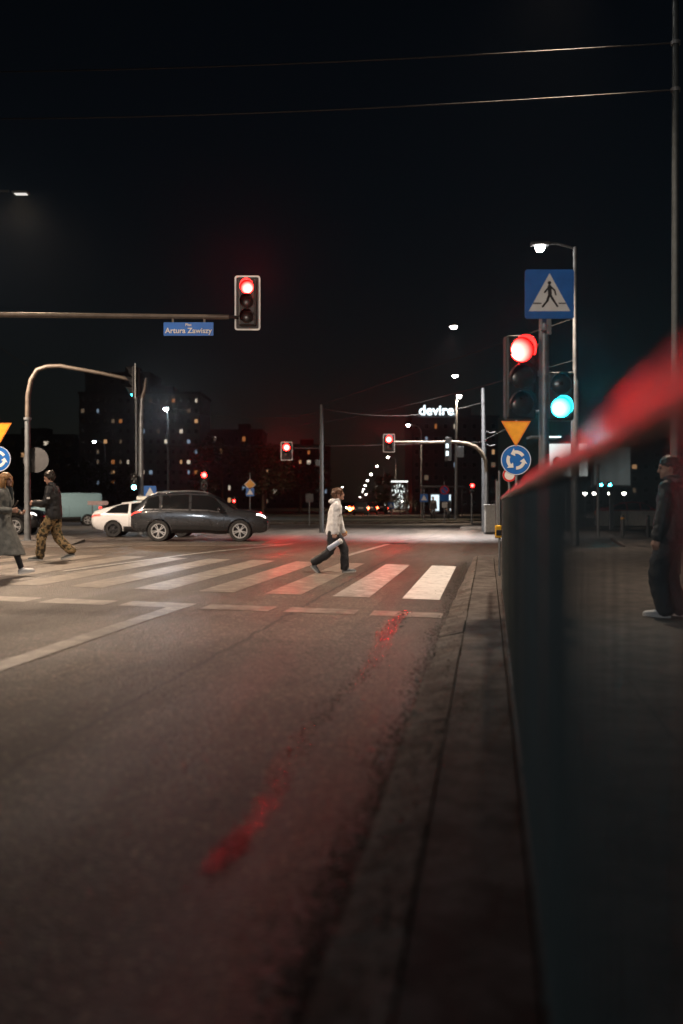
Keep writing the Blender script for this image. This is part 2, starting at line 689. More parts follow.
    for k in range(14000):
        v = 1.2 + 22 * rs.random() ** 1.5
        dens = .5 + .5 * math.sin(v * 1.9 + 1) * math.sin(v * .73)
        if rs.random() > .35 + .65 * dens:
            continue
        where = rs.random()
        if where < .70:
            clod(.47 + abs(rs.gauss(0, .05 + .05 * dens)), v, .0 if rs.random() < .6 else .03, rs.uniform(.003, .012))
        elif where < .88:
            w = rs.gauss(.245, .012)
            clod(w, v, .088, rs.uniform(.003, .009))
        else:
            clod(rs.uniform(.26, .46), v, .08, rs.uniform(.004, .012))
    for k in range(900):                              # the drift of soil half way down the strip
        clod(rs.gauss(.14, .07), rs.gauss(6.4, .35), .087, rs.uniform(.003, .010))
    tag(link('dirt', bm, soil), kind='stuff')

    # traffic island under the far left mast, roundabout, verges
    isl = [G(-60, 548), G(60, 548), G(85, 542), G(60, 538), G(-60, 538)]
    slab('traffic_island_pavement', [(p.x, p.y) for p in isl], conc, .13, -.05, True)
    c = Vector((-2.0, 82, 0))
    slab('roundabout_path', [(c.x - 1.5 + 20 * math.cos(a), c.y + 17 * math.sin(a)) for a in (2 * PI * k / 48 for k in range(48))], conc, .12, -.05, True)
    slab('roundabout_lawn', [(c.x - 1.5 + 18.5 * math.cos(a), c.y + 15.5 * math.sin(a)) for a in (2 * PI * k / 48 for k in range(48))], grassy, .2, .05, True)
    slab('far_pavement', [(6.2, 52), (8, 60), (9.5, 75), (13, 110), (24, 190), (60, 190), (60, 52)], conc, .12, -.05, True)
    slab('left_verge_lawn', [(-80, 64), (-27, 62), (-22, 80), (-20, 112), (-9, 118), (-3, 160), (8, 420), (-300, 420), (-300, 64)], grassy, .15, -.05, True)


build_ground()


# ---------------------------------------------------------------- railing
def build_railing():
    rail = mat('red_rail_paint', (.26, .026, .038), .38, .05, var=.25, scale=14)
    green = mat('dark_green_paint', (.040, .052, .052), .5, .1, var=.3, scale=14)
    t = thing('pedestrian_railing', 'long steel railing of thin upright bars with a red painted handrail along the kerb', 'railing', W(-.15, 0, 0))
    base = W(-.15, 0, 0)

    def q(v, z):
        w = W(-.135 - .0045 * v, v, 0)
        return Vector((w.x, w.y, z)) - base
    v0, v1 = -1.3, 15.0
    part('handrail', rail, t, lambda bm: tube(bm, [q(v0 + (v1 - v0) * k / 40, 1.455 + .004 * math.sin(k * 1.7)) for k in range(41)], .023, 12), True)
    part('bottom_rail', green, t, lambda bm: tube(bm, [q(v0, .165), q(v1, .165)], .006, 6))
    bars = []
    v = v0 + .08
    while v < v1 - .05:
        bars.append(v)
        v += .118
    posts = [v0 + .0 + 1.95 * k for k in range(9)]
    bars = [b for b in bars if min(abs(b - p) for p in posts) > .04]
    proto = None
    shown = [b for b in bars if b > .3][:100]
    for b in shown:
        if proto is None:
            proto = part('bar', green, t, lambda bm: tube(bm, [(0, 0, .16), (0, 0, 1.45)], .004, 8), True)
            o = proto
        else:
            o = proto.copy()
            COL.objects.link(o)
            o.parent = t
        p = q(b, 0)
        o.location = p
    rest = [b for b in bars if b not in shown]

    def restbars(bm):
        for b in rest:
            tube(bm, [q(b, .16), q(b, 1.45)], .004, 6)
    tag(part('bar', green, t, restbars, True), kind='stuff')
    pp = None
    for pv in posts:
        if pp is None:
            pp = part('post', green, t, lambda bm: box(bm, (0, 0, .77), (.014, .05, 1.35), 0, .003))
            o = pp
        else:
            o = pp.copy()
            COL.objects.link(o)
            o.parent = t
        o.location = q(pv, 0)
        o.rotation_euler = (0, 0, -math.atan2(RD.x, RD.y))


build_railing()

# ---------------------------------------------------------------- traffic lights and signs
RED, AMB, GRN = (1, .012, .012), (1, .35, .02), (.02, .82, .80)
lens_red = emit('lit_red_lens', (1, .012, .010), 190, 11)
lens_grn = emit('lit_green_lens', (.03, .80, .95), 40, 10)
lens_off = mat('unlit_lens', (.020, .019, .017), .3, spec=.5)
bulb_red = emit('small_red_lens', (1, .012, .01), 90, 6)
bulb_grn = emit('small_green_lens', (.05, .85, .95), 40, 1.0)


def traffic_light(label, loc, rz=0, lit=0, n=3, lens=.15, board=False, cat='traffic light', group=None, lens_m=None, visor=True, bracket=0.0):
    """faces -Y; loc is the centre of the housing"""
    h = n * (lens * 2 + .035) + .03
    w = lens * 2 + .08
    t = thing('traffic_light', label, cat, loc, rz, group)
    part('housing', blk, t, lambda bm: (box(bm, (0, .09, 0), (w, .18, h), 0, .03), box(bm, (0, .215, 0), (w * .7, .07, h * .92), 0, .02)))
    if board:
        part('backboard', blk, t, lambda bm: plate(bm, roundrect(w + .10, h + .10, .05), .006, .10))

        def rim(bm):
            o_, i_ = roundrect(w + .16, h + .16, .05), roundrect(w + .10, h + .10, .03)
            N = len(o_)
            for y0 in (.085,):
                A = [bm.verts.new((x, y0, z)) for x, z in o_]
                B = [bm.verts.new((x, y0, z)) for x, z in i_]
                C_ = [bm.verts.new((x, y0 + .03, z)) for x, z in o_]
                D = [bm.verts.new((x, y0 + .03, z)) for x, z in i_]
                for k in range(N):
                    j = (k + 1) % N
                    bm.faces.new((A[k], A[j], B[j], B[k]))
                    bm.faces.new((C_[k], D[k], D[j], C_[j]))
                    bm.faces.new((A[k], C_[k], C_[j], A[j]))
                    bm.faces.new((B[k], B[j], D[j], D[k]))
            bmesh.ops.recalc_face_normals(bm, faces=bm.faces)
        part('rim', whitep, t, rim)
    for k in range(n):
        z = h / 2 - .015 - (lens * 2 + .035) * (k + .5)
        on = k == lit
        m = (lens_m or (lens_red if k == 0 else lens_grn)) if on else lens_off
        Mx = Matrix.Translation((0, -.004, z))
        part('lens', m, t, lambda bm: lathe(bm, [(0, -.035), (lens * .5, -.028), (lens * .85, -.012), (lens * .97, 0), (lens * .97, .02), (0, .02)], 28, Mx, 'Y'), True)
        if visor:
            def vis(bm):
                nn = 18
                r0 = lens + .008
                L_ = lens * 1.45
                ra, rb = [], []
                for i in range(nn + 1):
                    a = R(-25 + 230 * i / nn)
                    top = .45 + .55 * max(0, math.sin(a))
                    for lst, rr in ((ra, r0), (rb, r0 + .005)):
                        lst.append((bm.verts.new((rr * math.cos(a), .0, z + rr * math.sin(a))), bm.verts.new((rr * math.cos(a), -L_ * top, z + rr * math.sin(a)))))
                for i in range(nn):
                    for lst in (ra, rb):
                        bm.faces.new((lst[i][0], lst[i + 1][0], lst[i + 1][1], lst[i][1]))
                    bm.faces.new((ra[i][1], ra[i + 1][1], rb[i + 1][1], rb[i][1]))
                for i in (0, nn):
                    bm.faces.new((ra[i][0], ra[i][1], rb[i][1], rb[i][0]))
                bmesh.ops.recalc_face_normals(bm, faces=bm.faces)
            part('visor', blk, t, vis, True)
    if bracket:
        for z in (h * .40, -h * .40):
            part('bracket', galv, t, lambda bm: tube(bm, [(0, .15, z), (bracket, .15, z)], .018, 8))
    return t


def text_part(body, parent, loc, size, m, rx=90, ext=.003, off=0.0):
    c = bpy.data.curves.new('lettering', 'FONT')
    c.body = body
    c.size = size
    c.extrude = ext
    c.offset = off
    c.align_x = 'CENTER'
    c.align_y = 'CENTER'
    o = bpy.data.objects.new('lettering', c)
    COL.objects.link(o)
    c.materials.append(m)
    dg = bpy.context.evaluated_depsgraph_get()
    me = bpy.data.meshes.new_from_object(o.evaluated_get(dg))
    bpy.data.objects.remove(o, do_unlink=True)
    o = bpy.data.objects.new('lettering', me)
    COL.objects.link(o)
    if not me.materials:
        me.materials.append(m)
    o.parent = parent
    o.location = loc
    o.rotation_euler = (R(rx), 0, 0)
    return o


def ring_flat(bm, r0, r1, y, n=36):
    a = [bm.verts.new((r0 * math.cos(2 * PI * k / n), y, r0 * math.sin(2 * PI * k / n))) for k in range(n)]
    b = [bm.verts.new((r1 * math.cos(2 * PI * k / n), y, r1 * math.sin(2 * PI * k / n))) for k in range(n)]
    for k in range(n):
        j = (k + 1) % n
        bm.faces.new((a[k], b[k], b[j], a[j]))


def flat(bm, poly, y):
    bm.faces.new([bm.verts.new((x, y, z)) for x, z in poly])


def capsule2d(bm, p, q_, r, y):
    a = math.atan2(q_[1] - p[1], q_[0] - p[0])
    pts = [(p[0] + r * math.cos(a + PI / 2 + PI * k / 6), p[1] + r * math.sin(a + PI / 2 + PI * k / 6)) for k in range(7)]
    pts += [(q_[0] + r * math.cos(a - PI / 2 + PI * k / 6), q_[1] + r * math.sin(a - PI / 2 + PI * k / 6)) for k in range(7)]
    flat(bm, pts, y)


def crossing_sign(t, s=.6):
    part('plate', bluep, t, lambda bm: plate(bm, roundrect(s, s, .03), .012))
    k = s / .6
    part('triangle', whitep, t, lambda bm: plate(bm, [(-.255 * k, -.21 * k), (.255 * k, -.21 * k), (0, .255 * k)], .002, -.003))

    def fig(bm):
        y = -.006
        flat(bm, circ(.022 * k, 14, -.002 * k, .135 * k), y)
        capsule2d(bm, (0, .09 * k), (.004 * k, .0), .024 * k, y - .0004)
        capsule2d(bm, (.0, .0), (.052 * k, -.085 * k), .015 * k, y - .0008)
        capsule2d(bm, (.052 * k, -.085 * k), (.095 * k, -.15 * k), .012 * k, y - .0012)
        capsule2d(bm, (.0, .0), (-.03 * k, -.085 * k), .015 * k, y - .0016)
        capsule2d(bm, (-.03 * k, -.085 * k), (-.085 * k, -.155 * k), .012 * k, y - .002)
        capsule2d(bm, (-.004 * k, .09 * k), (-.06 * k, .02 * k), .011 * k, y - .0024)
        capsule2d(bm, (.01 * k, .09 * k), (.06 * k, .045 * k), .011 * k, y - .0028)
        capsule2d(bm, (.06 * k, .045 * k), (.075 * k, -.01 * k), .010 * k, y - .0032)
        for x0, x1 in ((-.20, -.10), (.11, .20)):
            flat(bm, [(x0 * k, -.122 * k), (x1 * k, -.122 * k), (x1 * k, -.108 * k), (x0 * k, -.108 * k)], y)
    part('pedestrian_symbol', blk, t, fig)


def roundabout_disc(t, r, z, y=0.0):
    part('roundabout_disc', bluep, t, lambda bm: (plate(bm, [(x, zz + z) for x, zz in circ(r, 36)], .01, y)))
    part('rim', whitep, t, lambda bm: [ring_flat(bm, r * .94, r * .985, y - .002), bmesh.ops.translate(bm, vec=(0, 0, z), verts=bm.verts)])

    def arrows(bm):
        for k in range(3):
            a0 = R(100 + 120 * k)
            n = 8
            ri, ro = r * .42, r * .64
            pts_o = [(ro * math.cos(a0 - R(70) * i / n), ro * math.sin(a0 - R(70) * i / n)) for i in range(n + 1)]
            pts_i = [(ri * math.cos(a0 - R(70) * i / n), ri * math.sin(a0 - R(70) * i / n)) for i in range(n + 1)]
            for i in range(n):
                flat(bm, [(x, zz + z) for x, zz in (pts_o[i], pts_o[i + 1], pts_i[i + 1], pts_i[i])], y - .003)
            a1 = a0 + R(32)
            flat(bm, [(x, zz + z) for x, zz in ((r * .80 * math.cos(a0), r * .80 * math.sin(a0)), (r * .26 * math.cos(a0), r * .26 * math.sin(a0)), (r * .53 * math.cos(a1), r * .53 * math.sin(a1)))], y - .0035)
    part('arrow', whitep, t, arrows)


def yield_plate(t, s, z, y=0.0):
    h = s * .866
    part('yield_plate', yellow, t, lambda bm: plate(bm, [(-s / 2, z), (s / 2, z), (0, z - h)], .01, y))

    def border(bm):
        o_ = [(-s / 2, z), (s / 2, z), (0, z - h)]
        cx_, cz_ = 0, z - h / 3
        i_ = [(cx_ + (x - cx_) * .86, cz_ + (zz - cz_) * .86) for x, zz in o_]
        A = [bm.verts.new((x, y - .002, zz)) for x, zz in o_]
        B = [bm.verts.new((x, y - .002, zz)) for x, zz in i_]
        for k in range(3):
            bm.faces.new((A[k], A[(k + 1) % 3], B[(k + 1) % 3], B[k]))
    part('border', mat('orange_border', (.62, .17, .015), .4), t, border)


def pole(label, base, h, r=.05, cat='pole', name='signal_pole', m=galv, cap=True, group=None):
    t = thing(name, label, cat, base, 0, group)
    part('shaft', m, t, lambda bm: lathe(bm, [(r * 1.25, 0), (r * 1.25, .35), (r, .4), (r * .92, h), (0, h + .02)], 18), True)
    part('base_plate', m, t, lambda bm: box(bm, (0, 0, .01), (r * 4.5, r * 4.5, .02)))
    for z in (h * .45, h * .8):
        part('clamp', m, t, lambda bm: lathe(bm, [(r * 1.02, z - .03), (r * 1.2, z - .03), (r * 1.2, z + .03), (r * 1.02, z + .03)], 16))
    return t


# ---- near signal pole, right of the railing
NP = P(544, 503, 12.4)
NP.z = .1
pole('grey steel pole behind the railing carrying the big red traffic light', NP, 3.62, .068, 'signal pole')
d = 12.32
traffic_light('big traffic light glowing red beneath the blue crossing sign', P(521.5, 377, d), R(6), 0, 3, .15, False, bracket=.27)
traffic_light('small two lens light glowing turquoise beside the grey pole', P(561, 396, d), R(-2), 1, 2, .125, False, bracket=-.2, lens_m=emit('turquoise_lens', (.02, .70, .95), 80, 8))
cs = thing('crossing_sign', 'blue square pedestrian crossing sign above the big red light', 'road sign', P(549.5, 294, d - .15))
crossing_sign(cs)
part('bracket', galv, cs, lambda bm: box(bm, (0, .03, -.19), (.05, .035, .60)))
part('strap', galv, cs, lambda bm: box(bm, (-.03, .06, -.42), (.12, .02, .03)))
# yellow push box on the end of the railing
pb = thing('push_button_box', 'yellow and black push button box on a thin post at the railing end', 'button box', P(499.5, 503, 17.5) * 1)
pb.location.z = .09
part('post', galv, pb, lambda bm: tube(bm, [(0, 0, 0), (0, 0, 1.86)], .022, 10))
part('case', mat('yellow_box', (.75, .42, .02), .45), pb, lambda bm: box(bm, (-.03, -.06, .79), (.11, .10, .22), 0, .02))
part('button', blk, pb, lambda bm: box(bm, (-.03, -.115, .77), (.09, .02, .10), 0, .008))

# ---- yield + roundabout signs past the crossing
rs_ = P(516, 503, 20.0)
rs_.z = .1
t = thing('roundabout_sign', 'yellow yield triangle above a blue roundabout disc, just left of the big signal pole', 'road sign', rs_)
part('post', galv, t, lambda bm: tube(bm, [(.02, .05, 0), (.02, .05, 3.0)], .03, 10))
yield_plate(t, .60, P(0, 421, 20).z - .1)
roundabout_disc(t, .305, P(0, 460, 20).z - .1)
tl_ = P(509.5, 503, 23)
tl_.z = .0
t = thing('limit_sign', 'small white disc sign with red ring half hidden behind the roundabout disc', 'road sign', tl_)
part('post', galv, t, lambda bm: tube(bm, [(0, .05, 0), (0, .05, 2.3)], .03, 10))
zc = P(0, 475, 23).z
part('disc', whitep, t, lambda bm: plate(bm, [(x, z + zc) for x, z in circ(.16)], .01))
part('ring', redp, t, lambda bm: [ring_flat(bm, .115, .158, -.003), bmesh.ops.translate(bm, vec=(0, 0, zc), verts=bm.verts)])

# ---- overhead mast from the left with street name
d = 19.0
mz = P(0, 315, d).z
mp_ = P(-190, 503, d)
mp_.z = gz(mp_.x, d)
t = thing('mast_arm', 'brown grey mast arm reaching over the street with the street name board', 'signal mast', mp_)
x1 = P(229, 0, d).x - mp_.x
zz = mz - mp_.z
part('arm', mastp, t, lambda bm: tube(bm, [(0, 0, zz - 1.0), (.1, 0, zz - .4), (.5, 0, zz - .05), (1.2, 0, zz + .03), (x1 * .5, 0, zz), (x1, 0, zz - .04)], [.09, .085, .075, .065, .05, .045], 12), True)
part('shaft', mastp, t, lambda bm: tube(bm, [(0, 0, 0), (0, 0, zz - 1.0)], [.13, .09], 16), True)
part('base_plate', mastp, t, lambda bm: box(bm, (0, 0, .015), (.45, .45, .03)))
part('bracket', blk, t, lambda bm: tube(bm, [(x1 - .05, 0, zz - .04), (x1 + .17, 0, zz - .04)], .03, 8))
traffic_light('overhead traffic light glowing red in a white edged board at the mast arm tip', P(247, 302, d - .05), 0, 0, 3, .125, True, lens_m=emit('mast_red_lens', (1, .012, .010), 190, 11))
nm = thing('street_name_sign', 'blue street name board hanging under the mast arm', 'street sign', P(188.5, 329, d - .02))
part('plate', mat('bright_blue_sign', (.004, .15, .62), .45, var=.06), nm, lambda bm: plate(bm, roundrect(.95, .255, .015), .02))
text_part('Plac', nm, (0, -.006, .078), .075, whitep, off=.001)
text_part('Artura Zawiszy', nm, (0, -.006, -.035), .142, whitep, off=.0022)
for sx in (-.3, .3):
    part('hanger', mastp, nm, lambda bm: box(bm, (sx, .02, .165), (.04, .025, .08)))

# ---- far left mast, its side-on signal, its companions
d = 33.0
b0 = P(27.5, 503, d)
b0.z = .13
t = thing('mast_arm', 'grey hooked mast arm rising behind the walkers over the parked cars', 'signal mast', b0)
k = F / d


def rel(px, py):
    v = P(px, py, d) - b0
    return (v.x, v.y, v.z)


part('shaft', galv, t, lambda bm: tube(bm, [(0, 0, 0), (0, 0, .4), rel(27.5, 420)], [.12, .11, .085], 16), True)
part('arm', mastp, t, lambda bm: tube(bm, [rel(27.5, 420), rel(28, 395), rel(31, 380), rel(37, 370), rel(47, 366.5), rel(60, 366), rel(100, 373), rel(137, 381)], [.085, .083, .08, .078, .075, .07, .06, .055], 12), True)
part('collar', galv, t, lambda bm: lathe(bm, [(.09, 0), (.125, 0), (.125, .08), (.09, .08)], 16, Matrix.Translation(rel(27.5, 420))))
part('base_plate', galv, t, lambda bm: box(bm, (0, 0, .01), (.42, .42, .02)))
t = traffic_light('side on traffic light with turquoise glow on the hooked mast arm tip', P(132, 382, d - .1), R(-78), 2, 3, .15, True, lens_m=emit('side_green_lens', (.05, .75, .8), 14))
bd = P(36, 460, d + .12)
t = thing('round_sign', 'round grey sign back clamped to the hooked mast shaft', 'road sign', bd)
part('disc', mat('sign_back', (.06, .06, .062), .5, .1), t, lambda bm: plate(bm, circ(.42, 36), .012))
part('bracket', galv, t, lambda bm: box(bm, (-.2, -.03, 0), (.2, .03, .05)))
# pole with sign cluster at the frame's left edge
lb = P(-2, 503, 31)
lb.z = .13
t = thing('roundabout_sign', 'yield triangle and blue roundabout disc above the grey coat walker', 'road sign', lb)
part('post', galv, t, lambda bm: tube(bm, [(0, .06, 0), (0, .06, 3.9)], .04, 10))
yield_plate(t, .85, P(0, 423, 31).z - .13)
roundabout_disc(t, .40, P(0, 459, 31).z - .13)
# companion pole x=140
b0 = P(141, 503, 44.)
b0.z = 0.0
d = 44.0
t = thing('tram_pole', 'thin forked steel pole behind the dark car tail', 'tram pole', b0)
part('shaft', galv, t, lambda bm: tube(bm, [(0, 0, 0), rel(141, 420), rel(142, 398)], [.13, .10, .085], 14), True)
part('fork', mastp, t, lambda bm: tube(bm, [rel(142, 398), rel(144.5, 390), rel(146, 378)], [.08, .07, .05], 10), True)
part('strut', galv, t, lambda bm: tube(bm, [rel(136.5, 478), rel(136, 368)], .05, 8), True)
traffic_light('tiny signal glowing turquoise above the white car roof', P(134, 482, 43.5), 0, 2, 3, .10, False, lens_m=emit('tiny_green_lens', (.25, .9, .95), 30))


# ---- other signals
def post_signal(px, ly, gy, d, label, polelabel, lens=.12, n=3, lm=None, h=None):
    b = P(px, 503, d)
    b.z = 0
    top = P(px, ly, d).z
    hh = n * (lens * 2 + .035) + .03
    pole(polelabel, b + Vector((0, .33, 0)), top + .3, .05, 'signal pole')
    traffic_light(label, P(px, ly, d) - Vector((0, 0, hh / 2 - lens - .03)), 0, 0, n, lens, False, lens_m=lm or bulb_red)


post_signal(204, 475, 530, 58, 'red traffic light on a post above the dark car bonnet', 'signal post rising behind the dark car roof', .15)
post_signal(234, 501, 530, 75, 'distant small red light beside the yellow diamond sign', 'thin signal post beside the yellow diamond sign', .10)
post_signal(472.5, 485.5, 522, 58, 'small red pedestrian light between tall pole and grey cabinet', 'short signal post left of the grey cabinet', .11, 2)
# hung signals over the roundabout entry
d = 46.0
b0 = P(321.5, 503, d + .2)
b0.z = 0
t = thing('tram_pole', 'tall slim pole rising directly behind the white jacket walker', 'tram pole', b0)
part('shaft', dark, t, lambda bm: tube(bm, [(0, 0, 0), (0, 0, P(0, 404, d).z)], [.11, .075], 14), True)
xa = P(291, 0, d).x - b0.x
za = P(0, 448, d).z
part('bracket_arm', dark, t, lambda bm: tube(bm, [(0, 0, za), (xa, 0, za)], .025, 8))
part('box', dark, t, lambda bm: box(bm, (-.18, -.02, P(0, 463, d).z), (.2, .2, .3), 0, .02))
traffic_light('red traffic light on bracket arm left of the slim pole', P(286.5, 451, d), 0, 0, 2, .15, True, lens_m=lens_red)
traffic_light('red traffic light at the tip of the right mast arm', P(389, 443, d), 0, 0, 2, .15, True, lens_m=lens_red)
d = 46.2
b0 = P(486.5, 503, d)
b0.z = 0
t = thing('mast_arm', 'tan curved mast arm reaching left from beside the grey cabinet', 'signal mast', b0)
part('shaft', galv, t, lambda bm: tube(bm, [(0, 0, 0), rel(486.5, 472)], [.13, .09], 14), True)
part('arm', mat('tan_mast', (.11, .088, .062), .6), t, lambda bm: tube(bm, [rel(486.5, 472), rel(485.5, 461), rel(482, 453), rel(476, 447), rel(467, 443.5), rel(455, 442), rel(430, 442.5), rel(394, 442)], [.09, .09, .088, .085, .08, .075, .065, .05], 12), True)
part('sign_panel', dark, t, lambda bm: (box(bm, (rel(448, 0)[0], -.06, rel(0, 449)[2]), (.30, .05, 1.1), 0, .01), box(bm, (rel(460, 0)[0], -.06, rel(0, 452)[2]), (.35, .05, .5), 0, .01)))
part('lit_panel', emit('lit_panel', (.8, .95, 1), 2.0), t, lambda bm: (box(bm, (rel(447, 0)[0], -.095, rel(0, 446)[2]), (.12, .02, .2)), box(bm, (rel(447, 0)[0], -.095, rel(0, 453.5)[2]), (.12, .02, .22))))


# ---------------------------------------------------------------- street lamps
lamp_e = emit('lamp_glow', (1, .93, .85), 60)
lamp_far = emit('far_lamp_glow', (1, .92, .84), 45)
lamp_cold = emit('cold_lamp_glow', (.85, .93, 1), 70)


def street_lamp(label, px, py, d, ppx, m=lamp_e, group='street lamps along the far street', base_z=0.0, r=.09, size=1.0, dy=0, curve=True):
    """lamp head at pixel px, py; pole foot under pixel ppx"""
    b = P(ppx, 503, d + dy)
    b.z = base_z
    t = thing('street_lamp', label, 'street lamp', b, 0, group)
    hd = P(px, py, d) - b
    z = hd.z
    if curve:
        part('pole', galv, t, lambda bm: tube(bm, [(0, 0, 0), (0, 0, 1), (0, 0, z - .9), (hd.x * .05, 0, z - .45), (hd.x * .25, hd.y * .25, z - .1), (hd.x * .9, hd.y * .9, z + .07)], [r * 1.3, r, r * .75, r * .7, r * .6, r * .45], 10), True)
    else:
        part('pole', galv, t, lambda bm: tube(bm, [(0, 0, 0), (0, 0, z * .55), (0, 0, z * .56), (0, 0, z)], [r * 1.3, r * 1.15, r * .7, r * .6], 12), True)
        part('arm', dark, t, lambda bm: tube(bm, [(0, 0, z - .05), (hd.x * .5, hd.y * .5, z + .1), (hd.x * .95, hd.y * .95, z + .1)], r * .4, 8))
    part('lamp_head', dark, t, lambda bm: box(bm, (hd.x, hd.y, z + .09), (.62 * size, .28, .10), 0, .03))
    part('lens', m, t, lambda bm: lathe(bm, [(0, -.17 * size), (.09 * size, -.15 * size), (.15 * size, -.07 * size), (.16 * size, .0), (.15 * size, .035), (0, .035)], 14, Matrix.Translation((hd.x, hd.y, z))), True)
    return t


street_lamp('tall straight street lamp standing right of the blue crossing sign', 540, 247, 29.6, 575, lamp_e, None, .1, .10, .9, 0, False)
street_lamp('street lamp on curved arm at the start of the receding row', 408, 425, 105, 421.5)
street_lamp('second curved lamp in the row, shorter than the one before', 388, 457, 177, 396)
street_lamp('third curved lamp in the row left of the light sculpture', 377, 466, 220, 384)
far_l = [(371, 474, 281, 376), (367.5, 480.5, 371, 371), (365, 485.5, 470, 368), (363.5, 489, 580, 366), (362.5, 491.5, 700, 364)]
for q_ in far_l:
    street_lamp('tiny far street lamp near the end of the receding row', *q_, lamp_far, 'tiny far street lamps', size=1.6)
for (px, py, dd) in ((425, 487, 190), (420.5, 491.5, 215), (417, 495, 240), (414, 498.5, 300), (410.5, 500.5, 380), (366, 494.5, 500), (360, 497, 620), (378, 497.5, 450), (384, 499, 500), (402, 501, 420)):
    street_lamp('small lamp dot low over the distant street', px, py, dd, px + 2, lamp_far, 'small lamps low over the distant street', size=1.3, r=.06)
street_lamp('lamp on slim pole in front of the lit rear of devire block', 459, 396, 71, 456, lamp_e, None, 0.1, .11, 1.0)
street_lamp('bright lamp on straight pole in front of the tower block', 166, 408.5, 86, 168, lamp_cold, None, 0, .10, 1.2, 0, True)
street_lamp('smaller lamp before the left edge of the tower block', 94, 441.5, 132, 105, lamp_cold, None, 0, .09, 1.1)
for px, py, dd, lab in ((585, 497, 95, 0), (594, 497, 110, 0), (610, 497, 100, 0), (624, 497, 105, 0)):
    street_lamp('low pale lamp beyond the pavement bollards', px, py - 4, dd, px, lamp_far, 'low pale lamps beyond the bollards', size=1.2, r=.05)


def hanging_lamp(label, px, py, d):
    t = thing('hanging_lamp', label, 'street lamp', P(px, py, d))
    part('hood', dark, t, lambda bm: lathe(bm, [(.02, .28), (.06, .2), (.24, .06), (.26, .02), (.2, .02), (0, .04)], 16), True)
    part('lens', lamp_e, t, lambda bm: lathe(bm, [(0, -.10), (.12, -.06), (.17, .018), (0, .018)], 14), True)
    return t


hanging_lamp('hanging lamp high left of the crossing sign', 453.5, 327, 46)
hanging_lamp('hanging lamp just above the devire lettering', 455, 376, 60)

# light sources that belong to the lamps (those seen, those just above the frame, and unseen ones added)
WARM = (1, .74, .52)
NEUT = (1, .78, .59)


def lit(loc, tgt, w, col=NEUT, ang=150, rad=.3):
    lamp('lamp_light', 'SPOT', loc, w, col, rad, tgt, ang, .85)


# tram pole with a lamp above the frame, right of everything
d = 18.0
b0 = P(675.5, 503, d)
b0.z = .1
t = thing('lamp_post', 'tall dark tram and lamp post at the right edge with two span wires', 'lamp post', b0)
dk = mat('post_paint', (.05, .06, .065), .45, .3)
part('shaft', dk, t, lambda bm: tube(bm, [(0, 0, 0), (0, 0, 3), (0, 0, 3.05), (0, 0, 11.4)], [.10, .09, .075, .055], 14), True)
part('arm', dk, t, lambda bm: tube(bm, [(0, 0, 11.2), (-.5, 0, 11.35), (-1.6, 0, 11.45)], .03, 10))
part('lamp_head', dk, t, lambda bm: box(bm, (-1.9, 0, 11.44), (.7, .3, .1), 0, .03))
part('lens', lamp_e, t, lambda bm: box(bm, (-1.95, 0, 11.375), (.4, .2, .02)))
for zz, n_ in ((P(0, 43, d).z, 0), (P(0, 90, d).z, 0)):
    part('clamp', galv, t, lambda bm: lathe(bm, [(.07, -.03), (.09, -.03), (.09, .03), (.07, .03)], 14, Matrix.Translation((0, 0, zz - .1))))
key = Vector((b0.x - 1.95, d, 11.4))
# opposite post on the left, lamp head just inside the frame at top left
d2 = 25.0
lh = P(21, 195, d2)
b1 = Vector((lh.x - 3.6, d2, 0.0))
t = thing('lamp_post', 'lamp post outside the frame with flat head showing at upper left', 'lamp post', b1)
part('shaft', dk, t, lambda bm: tube(bm, [(0, 0, 0), (0, 0, lh.z + .15)], [.10, .06], 14), True)
part('arm', dk, t, lambda bm: tube(bm, [(0, 0, lh.z + .05), (1.4, 0, lh.z + .13), (3.3, 0, lh.z + .1)], .03, 10))
part('lamp_head', dk, t, lambda bm: box(bm, (3.6, 0, lh.z + .06), (.42, .22, .06), 0, .02))
part('lens', emit('flat_lamp_lens', (1, .95, .9), .8), t, lambda bm: box(bm, (3.6, 0, lh.z + .02), (.30, .16, .016)))

lit(key, (key.x - 3.4, 17.6, 0), 6600, NEUT, 102)
lit((lh.x, d2, lh.z - .02), (lh.x + 1.5, 23.5, 0), 7000, WARM, 126)
h1 = P(540, 247, 29.6)
lit(h1 - Vector((0, 0, .2)), (h1.x - 2, 31, 0), 5000, NEUT, 112)
h2 = P(453.5, 327, 46)
lit(h2 - Vector((0, 0, .2)), (h2.x - 1.0, 46, 0), 23000, (1, .92, .86), 108)
h3 = P(166, 408.5, 86)
lit(h3 - Vector((0, 0, .2)), (h3.x + 4, 75, 0), 5000, (.85, .93, 1), 112)
h4 = P(459, 396, 71)
lit(h4 - Vector((0, 0, .2)), (h4.x - 5, 71, 0), 6000, WARM, 112)
for (px, py, dd) in ((408, 425, 105), (388, 457, 177), (377, 466, 220), (371, 474, 281)):
    h5 = P(px, py, dd)
    lit(h5 - Vector((0, 0, .3)), (h5.x - 3, dd, 0), 8000, (1, .72, .48), 140)
